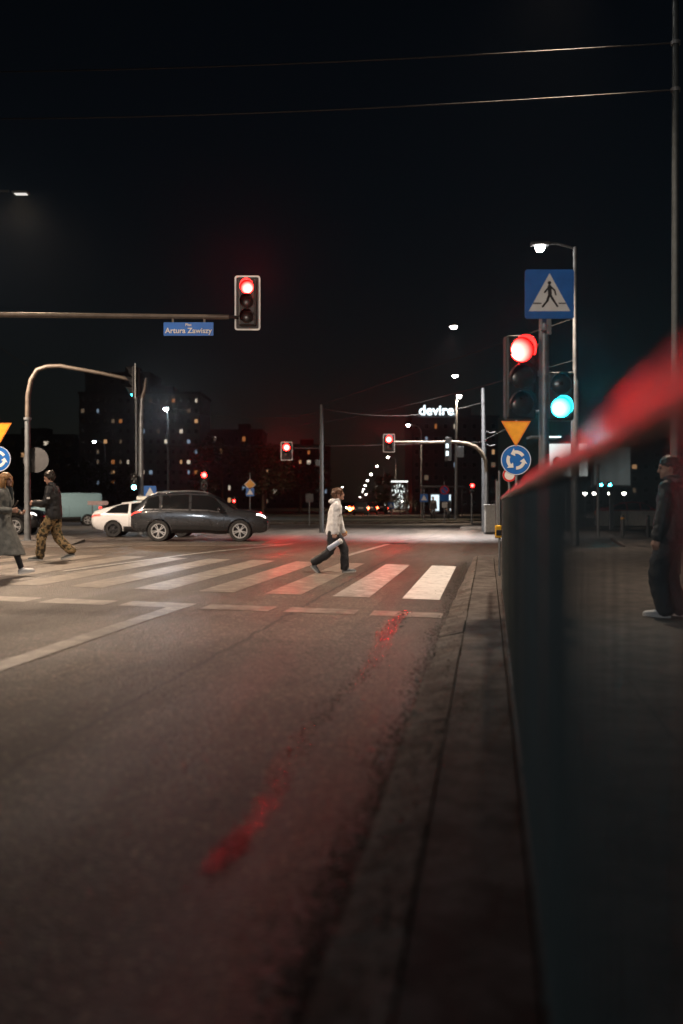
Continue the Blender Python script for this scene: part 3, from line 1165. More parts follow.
# unseen lamps added to brighten the cars, walkers and van at left
for px_, py_, dd_, x_, y_, w_ in ((-122, 225, 29, -11, 38, 14000), (-578, -117, 13, -6.5, 18, 4200), (-60, 350, 52, -16, 58, 7000)):
    street_lamp('added street lamp outside the frame at the left of the junction', px_, py_, dd_, px_ - 40, lamp_e, 'added unseen street lamps at the left of the junction', 0, .1, .9)
    h6 = P(px_, py_, dd_)
    lit(h6 - Vector((0, 0, .25)), (x_, y_, 0), w_, NEUT, 132 if dd_ == 13 else 104)
t = street_lamp('unseen street lamp added behind the viewer', 800, 247, 29.6, 835, lamp_e, None, .1, .10, .9, 0, False)  # unseen lamp added to light the sign faces and the railing
t.location = (-9, -24, 0)
lit((-10.1, -24, 8.8), (.4, 14, 5.6), 20000, NEUT, 20)  # added narrow spot that brightens the signs
lit((-10.1, -24, 8.8), (0, 4, .8), 7500, (.86, .93, 1), 60)  # added wide cool fill for the railing bars
# the signals' own light
def beam(px, py, d, w, col, cone, tz):
    p = P(px, py, d) - Vector((0, .24, 0))
    lamp('signal_light', 'SPOT', p, w, col, .11, (p.x * .25, 0, tz), cone, 1)


beam(521.5, 349, 12.32, 330, (1, .012, .012), 20, 1.6)
beam(247, 287, 19, 420, (1, .012, .012), 14, 2.4)
beam(561.5, 406, 12.32, 800, (.03, .72, .95), 20, 1.7)
beam(286.5, 447, 46, 900, (1, .012, .012), 10, 3.2)
beam(389, 438, 46, 900, (1, .012, .012), 10, 3.2)
beam(204, 475, 58, 700, (1, .012, .012), 10, 3.2)
for (px, py) in ((286.5, 447), (389, 438)):
    lamp('signal_light', 'SPOT', P(px, py, 46) - Vector((0, .25, 0)), 420, (1, .015, .015), .12, P(px, 620, 20), 140, .9)
lamp('signal_light', 'SPOT', P(521.5, 349, 12.32) - Vector((0, .25, 0)), 22, (1, .02, .02), .1, P(430, 640, 6), 140, .9)
lamp('signal_light', 'SPOT', P(247, 287, 19) - Vector((0, .2, 0)), 110, (1, .02, .02), .1, P(230, 640, 6), 140, .9)
lamp('signal_light', 'SPOT', P(561, 408, 12.32) - Vector((0, .2, 0)), 60, (.05, .75, .95), .08, P(561, 600, 6), 150, .9)
# ---------------------------------------------------------------- people
def bone2(a, b, l1, l2, pole):
    a, b = Vector(a), Vector(b)
    d = b - a
    L_ = min(d.length, (l1 + l2) * .999)
    n = d.normalized()
    b = a + n * L_
    x = (l1 * l1 - l2 * l2 + L_ * L_) / (2 * L_)
    h = math.sqrt(max(0, l1 * l1 - x * x))
    p = Vector(pole)
    p = (p - n * p.dot(n)).normalized()
    return a + n * x + p * h, b


def limb(bm, pts, rads, seg=14):
    """tapered limb with round ends; pts refined so joints bend softly"""
    P_, R_ = [], []
    for i in range(len(pts) - 1):
        a, b = Vector(pts[i]), Vector(pts[i + 1])
        n = 4
        for k in range(n):
            t = k / n
            P_.append(a.lerp(b, t))
            R_.append(rads[i] * (1 - t) + rads[i + 1] * t)
    P_.append(Vector(pts[-1]))
    R_.append(rads[-1])
    for _ in range(2):
        P_ = [P_[0]] + [(P_[i - 1] + P_[i] * 2 + P_[i + 1]) / 4 for i in range(1, len(P_) - 1)] + [P_[-1]]
    d0, d1 = (P_[0] - P_[1]).normalized(), (P_[-1] - P_[-2]).normalized()
    P_ = [P_[0] + d0 * R_[0] * .8, P_[0] + d0 * R_[0] * .5] + P_ + [P_[-1] + d1 * R_[-1] * .5, P_[-1] + d1 * R_[-1] * .8]
    R_ = [R_[0] * .45, R_[0] * .85] + R_ + [R_[-1] * .85, R_[-1] * .45]
    tube(bm, P_, R_, seg)


def ell(bm, c, rx, ry, rz, rot=None):
    r = bmesh.ops.create_uvsphere(bm, u_segments=16, v_segments=10, radius=1)
    M = Matrix.Translation(Vector(c)) @ (rot.to_4x4() if rot is not None else Matrix.Identity(4)) @ Matrix.Diagonal((rx, ry, rz, 1))
    bmesh.ops.transform(bm, matrix=M, verts=r['verts'])


def torso(bm, rings):
    """rings: (centre, depth half x, width half y)"""
    loft(bm, [(c, (rx, 0, 0), (0, ry, 0)) for c, rx, ry in rings])


def fused(name, m, parent, fn, voxel=.012, folds=0.0, fscale=.12, smooth=4):
    """one continuous surface out of overlapping closed shapes"""
    bm = bmesh.new()
    fn(bm)
    bmesh.ops.recalc_face_normals(bm, faces=bm.faces)
    o = link(name, bm, m, parent)
    md = o.modifiers.new('fuse', 'REMESH')
    md.mode = 'VOXEL'
    md.voxel_size = voxel
    sm = o.modifiers.new('smooth', 'SMOOTH')
    sm.iterations = smooth
    sm.factor = .5
    if folds:
        tx = bpy.data.textures.new(name + '_folds', 'CLOUDS')
        tx.noise_scale = fscale
        tx.noise_depth = 2
        ds = o.modifiers.new('folds', 'DISPLACE')
        ds.texture = tx
        ds.strength = folds
        ds.mid_level = .5
        ds.texture_coords = 'LOCAL'
    dg = bpy.context.evaluated_depsgraph_get()
    me = bpy.data.meshes.new_from_object(o.evaluated_get(dg))
    o.modifiers.clear()
    o.data = me
    me.polygons.foreach_set('use_smooth', [True] * len(me.polygons))
    return o


def hand(bm, wrist, elbow, side, s, curl=.5, inward=(0, 0, 0)):
    """palm, four bent fingers of different length, thumb off the side of the palm"""
    w = Vector(wrist)
    d = (w - Vector(elbow)).normalized()
    fwd = Vector((1, 0, 0))
    fwd = (fwd - d * fwd.dot(d))
    if fwd.length < .3:
        fwd = Vector((0, 0, 1)) - d * d.z
    fwd.normalize()                                   # the thumb's side
    pal = d.cross(fwd).normalized() * side            # towards the palm
    if pal.y * side > 0:
        pal = -pal
    kn = w + d * .085 * s
    limb(bm, [w - d * .02 * s, w + d * .01 * s], [.027 * s, .026 * s], 10)
    for k, (off, ln) in enumerate(((.030, .072), (.010, .080), (-.010, .075), (-.029, .058))):
        limb(bm, [w + fwd * off * .6 * s, kn + fwd * off * s], [.018 * s, .014 * s], 8)
        a = kn + fwd * off * s
        b_ = a + (d * math.cos(curl) + pal * math.sin(curl)) * ln * .5 * s
        c_ = b_ + (d * math.cos(curl * 2.2) + pal * math.sin(curl * 2.2)) * ln * .5 * s
        limb(bm, [a, b_, c_], [.0095 * s, .0088 * s, .0078 * s], 8)
    t0 = w + d * .02 * s + fwd * .018 * s
    t1 = w + d * .055 * s + fwd * .05 * s + pal * .012 * s
    t2 = t1 + d * .035 * s + fwd * .008 * s + pal * .02 * s
    limb(bm, [t0, t1, t2], [.013 * s, .0105 * s, .009 * s], 8)


def person(label, base, heading, H, pose, wear):
    """local frame: x forward, y to the left, z up; pose holds feet, wrists and leans in metres for a 1.75 m body"""
    s = H / 1.75
    t = thing('person', label, 'person', base, heading, None)
    t.scale = (s, s, s)
    lean = pose.get('lean', .03)
    hip = Vector((pose.get('hip', 0), 0, pose.get('hipz', .92)))
    ch = hip + Vector((lean * .8, 0, .36))
    nk = hip + Vector((lean * 1.15, 0, .565))
    hd = nk + Vector((pose.get('head_fwd', .035), 0, .155))
    yaw = Matrix.Rotation(pose.get('head_yaw', 0), 3, 'Z') @ Matrix.Rotation(pose.get('head_pitch', 0), 3, 'Y')
    J = {}
    for sd, nm_ in ((1, 'l'), (-1, 'r')):
        h0 = hip + Vector((0, .095 * sd, -.02))
        an = Vector(pose['ankle_' + nm_])
        kn, an = bone2(h0, an, .435, .425, (1, .06 * sd, .12))
        sh = nk + Vector((pose.get('sh_' + nm_, 0), .175 * sd, -.065))
        wr = Vector(pose['wrist_' + nm_])
        el, wr = bone2(sh, wr, .30, .265, (-1, .35 * sd, -.35))
        J[nm_] = (h0, kn, an, sh, el, wr)

    def body(bm):
        torso(bm, [(hip + Vector((0, 0, -.12)), .07, .12), (hip, .10, .155), (hip + Vector((0, 0, .16)), .088, .135), (ch, .108, .155), (nk + Vector((-.005, 0, -.07)), .085, .165), (nk + Vector((0, 0, -.02)), .06, .10)])
        limb(bm, [nk + Vector((0, 0, -.05)), hd + Vector((-.01, 0, -.06))], [.060, .052])
        ell(bm, hd + yaw @ Vector((-.012, 0, .02)), .098, .077, .102)
        ell(bm, hd + yaw @ Vector((.03, 0, -.045)), .062, .056, .072)
        limb(bm, [hd + yaw @ Vector((.088, 0, .012)), hd + yaw @ Vector((.106, 0, -.026))], [.010, .015], 8)     # nose
        ell(bm, hd + yaw @ Vector((.078, 0, -.062)), .016, .024, .009)                                         # lips
        ell(bm, hd + yaw @ Vector((.080, 0, -.095)), .018, .024, .018)                                         # chin
        ell(bm, hd + yaw @ Vector((.070, 0, .030)), .022, .05, .012)                                           # brow
        for sd in (1, -1):
            ell(bm, hd + yaw @ Vector((-.008, .078 * sd, -.008)), .018, .010, .032)
        for nm_, sd in (('l', 1), ('r', -1)):
            h0, kn, an, sh, el, wr = J[nm_]
            limb(bm, [h0, kn, an], [.085, .055, .040])
            limb(bm, [sh, el, wr], [.052, .040, .028])
            hand(bm, wr, el, sd, 1.0, pose.get('curl_' + nm_, .6))
            limb(bm, [an, Vector(pose['toe_' + nm_]) * .5 + an * .5], [.038, .03])
    fused('body', skin_m, t, body, .0085, 0, smooth=2)
    eye = mat('eye', (.03, .02, .015), .2)
    for sd in (1, -1):
        part('eye', eye, t, lambda bm: ell(bm, hd + yaw @ Vector((.083, .031 * sd, .006)), .010, .013, .008), True)
    wear(t, dict(hip=hip, ch=ch, nk=nk, hd=hd, yaw=yaw, J=J, pose=pose))
    return t


def shoe(t, an, toe, m, sole, up=.10, ln=.26, heel_dir=None):
    """a sneaker from the ankle to the toe tip"""
    an, toe = Vector(an), Vector(toe)
    d = toe - an
    hl = an - Vector((d.x, d.y, 0)).normalized() * .05
    # the plane of the sole: heel point and toe point
    heel = Vector((hl.x, hl.y, 0)) + Vector((0, 0, pz(an, toe)))
    ax = (toe - heel).normalized()
    sd = Vector((0, 0, 1)).cross(ax).normalized()
    nz_ = ax.cross(sd).normalized()
    L_ = .285

    def fn(bm):
        rs = []
        for q_, w_, h in ((0, .028, .07), (.12, .038, .085), (.3, .040, .082), (.5, .043, .065), (.72, .047, .046), (.9, .040, .036), (1, .02, .022)):
            rs.append((heel + ax * L_ * q_ + nz_ * (h * .5 + .012), sd * w_, nz_ * h * .55))
        loft(bm, rs)
        limb(bm, [heel + ax * .06 + nz_ * .06, an + Vector((0, 0, .02))], [.040, .042])
    o = fused('shoe', m, t, fn, .008, 0, smooth=2)

    def so(bm):
        v = []
        for q_, w_ in ((-.02, .02), (.05, .036), (.3, .040), (.5, .042), (.75, .049), (.92, .042), (1.02, .02)):
            v.append((q_, w_))
        pts = [heel + ax * L_ * a + sd * b for a, b in v] + [heel + ax * L_ * a - sd * b for a, b in v[::-1]]
        lo = [bm.verts.new(p - nz_ * .008) for p in pts]
        hi = [bm.verts.new(p + nz_ * .022) for p in pts]
        bm.faces.new(hi)
        bm.faces.new(lo[::-1])
        for k in range(len(pts)):
            j = (k + 1) % len(pts)
            bm.faces.new((lo[k], lo[j], hi[j], hi[k]))
        bmesh.ops.recalc_face_normals(bm, faces=bm.faces)
    part('sole', sole, o, so)


def pz(an, toe):
    """height of the heel over the ground from ankle height"""
    return max(0.0, an.z - .085)


def hair_short(t, g, m, vol=1.0, nape=.0, fringe=.0):
    hd, yaw = g['hd'], g['yaw']

    def fn(bm):
        ell(bm, hd + yaw @ Vector((-.026, 0, .045)), .108 * vol, .090 * vol, .092 * vol)
        ell(bm, hd + yaw @ Vector((-.066, 0, -.005 - nape)), .060 * vol, .076 * vol, .085 + nape)
        for k in range(26):
            a = random.uniform(-2.6, 2.6) + PI
            z = random.uniform(-.02, .11)
            r = math.sqrt(max(0.05, 1 - ((z - .04) / .1) ** 2))
            p = Vector((-.03 + .105 * vol * r * math.cos(a), .088 * vol * r * math.sin(a), z))
            limb(bm, [hd + yaw @ p, hd + yaw @ (p * 1.06 + Vector((-.012, 0, -.03)))], [.02, .011], 6)
        if fringe:
            ell(bm, hd + yaw @ Vector((.058, 0, .072)), .05, .07, .03)
    return fused('hair', m, t, fn, .009, .012, .03, smooth=1)


white_j = mat('cream_jacket', (.84, .85, .88), .8, var=.10, scale=5, bump=.25, bscale=26)
trous = mat('black_trousers', (.018, .020, .026), .7, var=.3, bump=.2, bscale=25)
brown_h = mat('brown_hair', (.085, .038, .018), .5, var=.5, scale=40)
blond_h = mat('blond_hair', (.30, .16, .06), .5, var=.4, scale=40)
dark_h = mat('dark_hair', (.02, .014, .01), .5, var=.4, scale=40)
greyshoe = mat('grey_sneaker', (.16, .18, .20), .6, var=.4, scale=30)
whiteshoe = mat('white_sneaker', (.72, .74, .76), .55, var=.08)
sole_m = mat('pale_sole', (.45, .45, .44), .6)
coat_m = mat('grey_wool', (.16, .17, .165), .9, var=.25, scale=14, bump=.25)
black_j = mat('black_jacket', (.012, .013, .016), .55, var=.3, bump=.2, bscale=30)
knit = mat('dark_knit', (.02, .03, .035), .8)


def camo():
    m, nt, b = nodes('camouflage_cloth')
    L = nt.links.new
    tc = add(nt, 'ShaderNodeTexCoord')
    n = add(nt, 'ShaderNodeTexNoise')
    n.inputs['Scale'].default_value = 11
    n.inputs['Detail'].default_value = 2
    L(tc.outputs['Object'], n.inputs['Vector'])
    r = add(nt, 'ShaderNodeValToRGB')
    r.color_ramp.interpolation = 'CONSTANT'
    el = r.color_ramp.elements
    el.new(.47)
    el.new(.54)
    for e, (p, c) in zip(el, ((0, (.035, .026, .015)), (.43, (.17, .115, .055)), (.50, (.30, .205, .10)), (.59, (.06, .055, .025)))):
        e.position = p
        e.color = (*c, 1)
    L(n.outputs['Fac'], r.inputs['Fac'])
    L(r.outputs['Color'], b.inputs['Base Color'])
    b.inputs['Roughness'].default_value = .85
    return m


camo_m = camo()


def legs(t, g, m, r0, r1, r2, cuff=.0, folds=.02):
    hip, J = g['hip'], g['J']

    def fn(bm):
        torso(bm, [(hip + Vector((0, 0, -.10)), .11, .165), (hip + Vector((0, 0, -.02)), .125, .182), (hip + Vector((0, 0, .10)), .112, .165), (hip + Vector((0, 0, .14)), .108, .155)])
        for nm_ in 'lr':
            h0, kn, an, *_ = J[nm_]
            e = an + (kn - an).normalized() * (.035 + cuff)
            limb(bm, [h0, kn, e], [r0, r1, r2])
    return fused('trousers', m, t, fn, .011, folds, .09)


def top(t, g, m, body_r, arm_r, hem, folds, name='jacket', hood=False, collar=True, sleeve=.0):
    hip, ch, nk, J = g['hip'], g['ch'], g['nk'], g['J']
    bx_, by_ = body_r

    def fn(bm):
        torso(bm, [(hip + Vector((0, 0, hem)), bx_ * .98, by_ * .98), (hip + Vector((.0, 0, hem + .08)), bx_ * 1.05, by_ * 1.03), (hip * .5 + ch * .5, bx_, by_), (ch, bx_ * 1.05, by_ * 1.06), (nk + Vector((-.01, 0, -.10)), bx_ * .88, by_ * 1.05), (nk + Vector((-.005, 0, -.04)), bx_ * .66, by_ * .72), (nk + Vector((0, 0, .012)), .075, .08)])
        for nm_ in 'lr':
            h0, kn, an, sh, el, wr = J[nm_]
            e = wr + (el - wr).normalized() * (.012 + sleeve)
            limb(bm, [sh, el, e], [arm_r * 1.12, arm_r, arm_r * .80])
        if hood:
            ell(bm, nk + Vector((-.085, 0, .01)), .085, .12, .055)
            ell(bm, nk + Vector((-.05, 0, .035)), .08, .105, .04)
        if collar:
            torso(bm, [(nk + Vector((0, 0, -.03)), .082, .09), (nk + Vector((.008, 0, .055)), .076, .082), (nk + Vector((.01, 0, .065)), .06, .066)])
    return fused(name, m, t, fn, .011, folds, .085)


# -- white jacket walker, centre
def w_walker(t, g):
    top(t, g, white_j, (.135, .205), .068, -.10, .028, hood=True)
    legs(t, g, trous, .105, .092, .085, -.01, .03)
    hair_short(t, g, brown_h, 1.06, .03)
    for nm_ in 'lr':
        shoe(t, g['pose']['ankle_' + nm_], g['pose']['toe_' + nm_], greyshoe, sole_m)


gp = G(334, 573.0)
pw = person('person in a cream jacket and wide black trousers striding over the crossing', gp, 0, 1.63,
            dict(ankle_l=(.215, .07, .085), toe_l=(.40, .075, .02), ankle_r=(-.42, -.07, .22), toe_r=(-.36, -.08, .03),
                 wrist_r=(.0, -.24, .73), wrist_l=(.20, .22, .80), hip=-.03, hipz=.885, lean=.07, head_fwd=.05, curl_r=.95, curl_l=1.1, head_yaw=R(-4)), w_walker)
hb = P(334.5, 545.0, gp.y - .28)
t = thing('bottle', 'pale blue cylinder held low in the walking person\'s near hand', 'bottle', hb)
pale = mat('pale_blue_plastic', (.42, .50, .66), .35, var=.08)
MB_ = Matrix.Rotation(R(-12), 4, 'Z') @ Matrix.Rotation(R(57), 4, 'Y')
part('cylinder', pale, t, lambda bm: lathe(bm, [(.0, -.14), (.045, -.14), (.049, -.13), (.049, .12), (.047, .13), (0, .13)], 20, MB_), True)
part('cap', mat('white_cap', (.7, .72, .75), .4), t, lambda bm: lathe(bm, [(.05, .11), (.053, .115), (.053, .155), (.045, .165), (0, .165)], 20, MB_), True)
yb = P(344.5, 533.5, gp.y + .28)
t = thing('cup', 'small yellow packet in the walker\'s far hand', 'packet', yb)
part('packet', mat('yellow_packet', (.72, .40, .03), .4), t, lambda bm: box(bm, (0, 0, 0), (.10, .05, .075), 0, .012))
part('flap', whitep, t, lambda bm: box(bm, (.0, -.03, .02), (.06, .008, .03), 0, .002))


# -- woman in the long grey coat, at the left edge
def w_woman(t, g):
    hip, ch, nk, J = g['hip'], g['ch'], g['nk'], g['J']

    def fn(bm):
        torso(bm, [(hip + Vector((.05, 0, -.56)), .35, .25), (hip + Vector((.045, 0, -.50)), .33, .25), (hip + Vector((.02, 0, -.2)), .22, .225), (hip + Vector((0, 0, .02)), .142, .195), (hip + Vector((0, 0, .16)), .115, .165), (ch, .135, .185), (nk + Vector((-.01, 0, -.10)), .12, .20), (nk + Vector((-.005, 0, -.04)), .095, .14), (nk + Vector((0, 0, .01)), .07, .075)])
        for nm_ in 'lr':
            sh, el, wr = J[nm_][3:]
            limb(bm, [sh, el, wr + (el - wr).normalized() * .02], [.075, .066, .058])
        torso(bm, [(nk + Vector((0, 0, -.05)), .10, .13), (nk + Vector((.0, 0, .04)), .088, .095), (nk + Vector((.0, 0, .05)), .07, .08)])
        for sd in (1, -1):                            # lapels
            limb(bm, [nk + Vector((.07, .06 * sd, -.02)), ch + Vector((.135, .045 * sd, .02)), hip + Vector((.14, .02 * sd, .18))], [.022, .03, .012], 8)
    fused('coat', coat_m, t, fn, .012, .025, .14)
    part('belt', coat_m, t, lambda bm: loft(bm, [((hip.x, 0, hip.z + .13), (.132, 0, 0), (0, .182, 0)), ((hip.x, 0, hip.z + .19), (.130, 0, 0), (0, .18, 0))]), True)
    part('button', blk, t, lambda bm: (ell(bm, hip + Vector((.14, -.07, .08)), .01, .012, .012)))
    legs(t, g, black_j, .085, .06, .05, .0, .008)

    def sc(bm):
        torso(bm, [(nk + Vector((.02, 0, -.05)), .085, .085), (nk + Vector((.02, 0, .03)), .078, .08), (nk + Vector((.02, 0, .06)), .06, .065)])
        limb(bm, [nk + Vector((.09, 0, -.0)), ch + Vector((.13, 0, .04))], [.05, .03])
    fused('scarf', knit, t, sc, .012, .02, .05)
    hd, yaw = g['hd'], g['yaw']

    def hr(bm):
        ell(bm, hd + yaw @ Vector((-.025, 0, .045)), .112, .098, .092)
        for k in range(46):
            a = R(55 + 250 * random.random())
            p = Vector((-.02 + .10 * math.cos(a), .092 * math.sin(a), .05))
            ln = random.uniform(.13, .20)
            q_ = p * 1.18 + Vector((random.uniform(-.01, .01), 0, -ln * .6))
            limb(bm, [hd + yaw @ p, hd + yaw @ q_, hd + yaw @ (q_ * .96 + Vector((0, 0, -ln * .45)))], [.026, .024, .012], 6)
        limb(bm, [hd + yaw @ Vector((.06, -.05, .09)), hd + yaw @ Vector((.075, -.085, .02))], [.022, .012], 6)
    fused('hair', blond_h, t, hr, .009, .016, .03, smooth=1)
    for nm_ in 'lr':
        shoe(t, g['pose']['ankle_' + nm_], g['pose']['toe_' + nm_], whiteshoe, whitep)


gw = G(3, 575)
person('person with blond hair in a long grey belted coat and white shoes', gw, R(-6), 1.73,
       dict(ankle_l=(-.36, .07, .20), toe_l=(-.26, .08, .03), ankle_r=(.36, -.06, .105), toe_r=(.56, -.07, .07),
            wrist_r=(.22, -.16, 1.10), wrist_l=(.25, .10, 1.06), hip=0, hipz=.90, lean=.03, head_yaw=R(-14), head_fwd=.03, curl_r=.9, curl_l=.9), w_woman)
t = thing('phone', 'dark phone held before the grey coat', 'phone', P(15.5, 504, gw.y - .1), R(-10))
part('case', blk, t, lambda bm: box(bm, (0, 0, 0), (.012, .075, .15), 0, .005, Matrix.Rotation(R(35), 4, 'Y')))
part('screen', mat('phone_glass', (.01, .012, .02), .1), t, lambda bm: box(bm, (-.0075, 0, 0), (.002, .066, .14), 0, 0, Matrix.Rotation(R(35), 4, 'Y')))


# -- camouflage trousers, walking left
def w_camo(t, g):
    top(t, g, black_j, (.15, .215), .078, -.10, .03, collar=True)
    legs(t, g, camo_m, .118, .10, .088, -.01, .035)
    hair_short(t, g, dark_h, .99, .0)
    J = g['J']
    sh, el, wr = J['l'][3:]
    m_ = sh.lerp(el, .62)
    part('armband', whitep, t, lambda bm: box(bm, m_ + Vector((-.03, .078, 0)), (.08, .012, .035), 0, .004))
    for nm_ in 'lr':
        shoe(t, g['pose']['ankle_' + nm_], g['pose']['toe_' + nm_], mat('grey_boot', (.10, .11, .11), .6), sole_m)


gc = G(53, 560.5)
person('person in a black jacket and baggy camouflage trousers looking at a phone while crossing', gc, R(180), 1.86,
       dict(ankle_l=(.23, .08, .085), toe_l=(.42, .09, .02), ankle_r=(-.36, -.08, .17), toe_r=(-.20, -.09, .03),
            wrist_l=(.32, .16, 1.12), wrist_r=(.30, -.12, 1.10), hip=-.02, hipz=.905, lean=.03, head_fwd=.06, head_pitch=R(24), curl_l=.8, curl_r=.9), w_camo)
t = thing('phone', 'phone lifted in front of the black jacket', 'phone', P(36.5, 503.5, gc.y - .05), R(180))
part('case', blk, t, lambda bm: box(bm, (0, 0, 0), (.012, .078, .155), 0, .005, Matrix.Rotation(R(35), 4, 'Y')))
part('screen', mat('phone_glass', (.01, .012, .02), .1), t, lambda bm: box(bm, (-.0075, 0, 0), (.002, .068, .142), 0, 0, Matrix.Rotation(R(35), 4, 'Y')))


# -- person in black on the pavement
def w_black(t, g):
    top(t, g, black_j, (.16, .235), .085, -.12, .03, hood=True)
    legs(t, g, trous, .125, .11, .10, -.03, .03)
    hair_short(t, g, dark_h, .99)
    for nm_ in 'lr':
        shoe(t, g['pose']['ankle_' + nm_], g['pose']['toe_' + nm_], whiteshoe, whitep)


gb = P(673.5, 503, 11.2)
gb.z = .1
person('person all in black with white shoes standing on the pavement behind the railing', gb, R(150), 1.79,
       dict(ankle_l=(.06, .12, .085), toe_l=(.25, .16, .02), ankle_r=(-.05, -.12, .085), toe_r=(.14, -.17, .02),
            wrist_l=(.12, .30, .80), wrist_r=(.12, -.28, .82), hip=0, hipz=.92, lean=.02, head_fwd=.04, head_pitch=R(10), head_yaw=R(20)), w_black)


# ---------------------------------------------------------------- vehicles
def vehicle(label, cat, name, loc, rz, sp, paint, group=None):
    """lofted body; x forward. sp['st']: stations (x, z bottom, z belt, z top, half width low, at belt, at roof)"""
    t = thing(name, label, cat, loc, rz, group)
    st = np.array(sp['st'], float)
    xs = np.linspace(st[0, 0], st[-1, 0], 90)
    cols = [np.interp(xs, st[:, 0], st[:, i]) for i in range(1, 7)]
    for _ in range(2):
        for c in cols:
            c[1:-1] = (c[:-2] + 2 * c[1:-1] + c[2:]) / 4

    def ctl(x):
        zb, zl, zt, wl, wb, wt = (float(np.interp(x, xs, c)) for c in cols)
        cr = min(.07, max(.004, (zt - zl) * .2))
        rc = min(.16, wt * .25)
        return [(0, zb), (wl * .86, zb), (wl * .97, zb + (zl - zb) * .18), (wl, zb + (zl - zb) * .55), ((wl + wb) / 2 + .004, zl - (zl - zb) * .10), (wb, zl), (wb * .35 + wt * .65, zl + (zt - zl) * .62), (wt, zt - cr), (wt - rc, zt), (wt * .4, zt + .012), (0, zt + .016)]

    def SF(x, q_, sd=1):
        c = ctl(x)
        q_ = min(max(q_, 0), len(c) - 1)
        i = min(int(q_), len(c) - 2)
        f = q_ - i
        return Vector((x, (c[i][0] * (1 - f) + c[i + 1][0] * f) * sd, c[i][1] * (1 - f) + c[i + 1][1] * f))

    def nrm(x, q_, sd):
        e = .01
        a = SF(x + e, q_, sd) - SF(x - e, q_, sd)
        b = SF(x, q_ + e * 5, sd) - SF(x, q_ - e * 5, sd)
        n = a.cross(b)
        if n.length < 1e-9:
            return Vector((0, sd, 0))
        n.normalize()
        c = SF(x, q_, sd) - Vector((x, 0, .7))
        return n if n.dot(c) > 0 else -n

    def panel(bm, x0, x1, q0, q1, sd, off=.006, nx=10, nq=5, slant0=0.0, slant1=0.0):
        """a patch of the skin; slants lean its ends with height"""
        g = []
        for j in range(nq + 1):
            row = []
            f = j / nq
            for i in range(nx + 1):
                a = x0 + slant0 * f
                b = x1 + slant1 * f
                x = a + (b - a) * i / nx
                q_ = q0 + (q1 - q0) * f
                row.append(bm.verts.new(SF(x, q_, sd) + nrm(x, q_, sd) * off))
            g.append(row)
        for j in range(nq):
            for i in range(nx):
                fc = (g[j][i], g[j][i + 1], g[j + 1][i + 1], g[j + 1][i])
                bm.faces.new(fc if sd < 0 else fc[::-1])

    bm = bmesh.new()
    rings = []
    for x in xs:
        right = [SF(x, k, -1) for k in range(11)]
        left = [SF(x, k, 1) for k in range(9, 0, -1)]
        rings.append([bm.verts.new(p) for p in right + left])
    n = len(rings[0])
    for a, b in zip(rings, rings[1:]):
        for k in range(n):
            bm.faces.new((a[k], a[(k + 1) % n], b[(k + 1) % n], b[k]))
    bm.faces.new(rings[0])
    bm.faces.new(rings[-1][::-1])
    bmesh.ops.recalc_face_normals(bm, faces=bm.faces)
    body = link('body', bm, paint, t)
    wr = sp['wr']
    bm = bmesh.new()
    for wx in sp['wheels']:
        for sd in (1, -1):
            lathe(bm, [(0, -.16), (wr + .055, -.16), (wr + .055, .3), (0, .3)], 32, Matrix.Translation((wx, sd * (sp['track'] + .02), wr)), 'Y')
    bmesh.ops.recalc_face_normals(bm, faces=bm.faces)
    cut = link('cut', bm, blk)
    cut.parent = t
    md = body.modifiers.new('arches', 'BOOLEAN')
    md.object = cut
    md.operation = 'DIFFERENCE'
    md.solver = 'EXACT'
    dg = bpy.context.evaluated_depsgraph_get()
    me = bpy.data.meshes.new_from_object(body.evaluated_get(dg))
    body.modifiers.clear()
    body.data = me
    me.materials.clear()
    me.materials.append(paint)
    me.polygons.foreach_set('use_smooth', [True] * len(me.polygons))
    me.set_sharp_from_angle(angle=R(35))
    bpy.data.objects.remove(cut, do_unlink=True)
    trim = mat('black_trim', (.014, .014, .015), .5)
    for (x0, x1, s0, s1) in sp.get('side', []):
        for sd in (1, -1):
            part('side_window', glass, t, lambda bm: panel(bm, x0, x1, 5.12, 6.92, sd, .006, 10, 5, s0, s1), True)
    for key_, nm_ in (('front_glass', 'windscreen'), ('rear_glass', 'rear_window')):
        if key_ in sp:
            x0, x1 = sp[key_]
            def wf(bm):
                for sd in (1, -1):
                    panel(bm, x0, x1, 7.25, 10, sd, .006, 8, 4)
                bmesh.ops.remove_doubles(bm, verts=bm.verts, dist=.012)
            part(nm_, glass, t, wf, True)
    for x in sp.get('seams', []):
        for sd in (1, -1):
            part('door_seam', trim, t, lambda bm: panel(bm, x - .006, x + .006, 2.2, 5.1, sd, .003, 1, 8))
    for x in sp.get('handles', []):
        for sd in (1, -1):
            p = SF(x, 4.1, sd)
            part('door_handle', sp.get('handle_m', paint), t, lambda bm: box(bm, p + Vector((0, .012 * sd, 0)), (.2, .03, .03), 0, .01))
    if sp.get('sill', True):
        for sd in (1, -1):
            part('sill', trim, t, lambda bm: panel(bm, sp['wheels'][0] + wr + .09, sp['wheels'][1] - wr - .09, 1.02, 2.3, sd, .012, 10, 3))
    for (x0, x1, q0, q1) in sp.get('head', []):
        for sd in (1, -1):
            part('headlight', sp.get('head_m', trim), t, lambda bm: panel(bm, x0, x1, q0, q1, sd, .01, 6, 3), True)
    for (x0, x1, q0, q1) in sp.get('tail', []):
        for sd in (1, -1):
            part('taillight', sp.get('tail_m', trim), t, lambda bm: panel(bm, x0, x1, q0, q1, sd, .012, 6, 3), True)
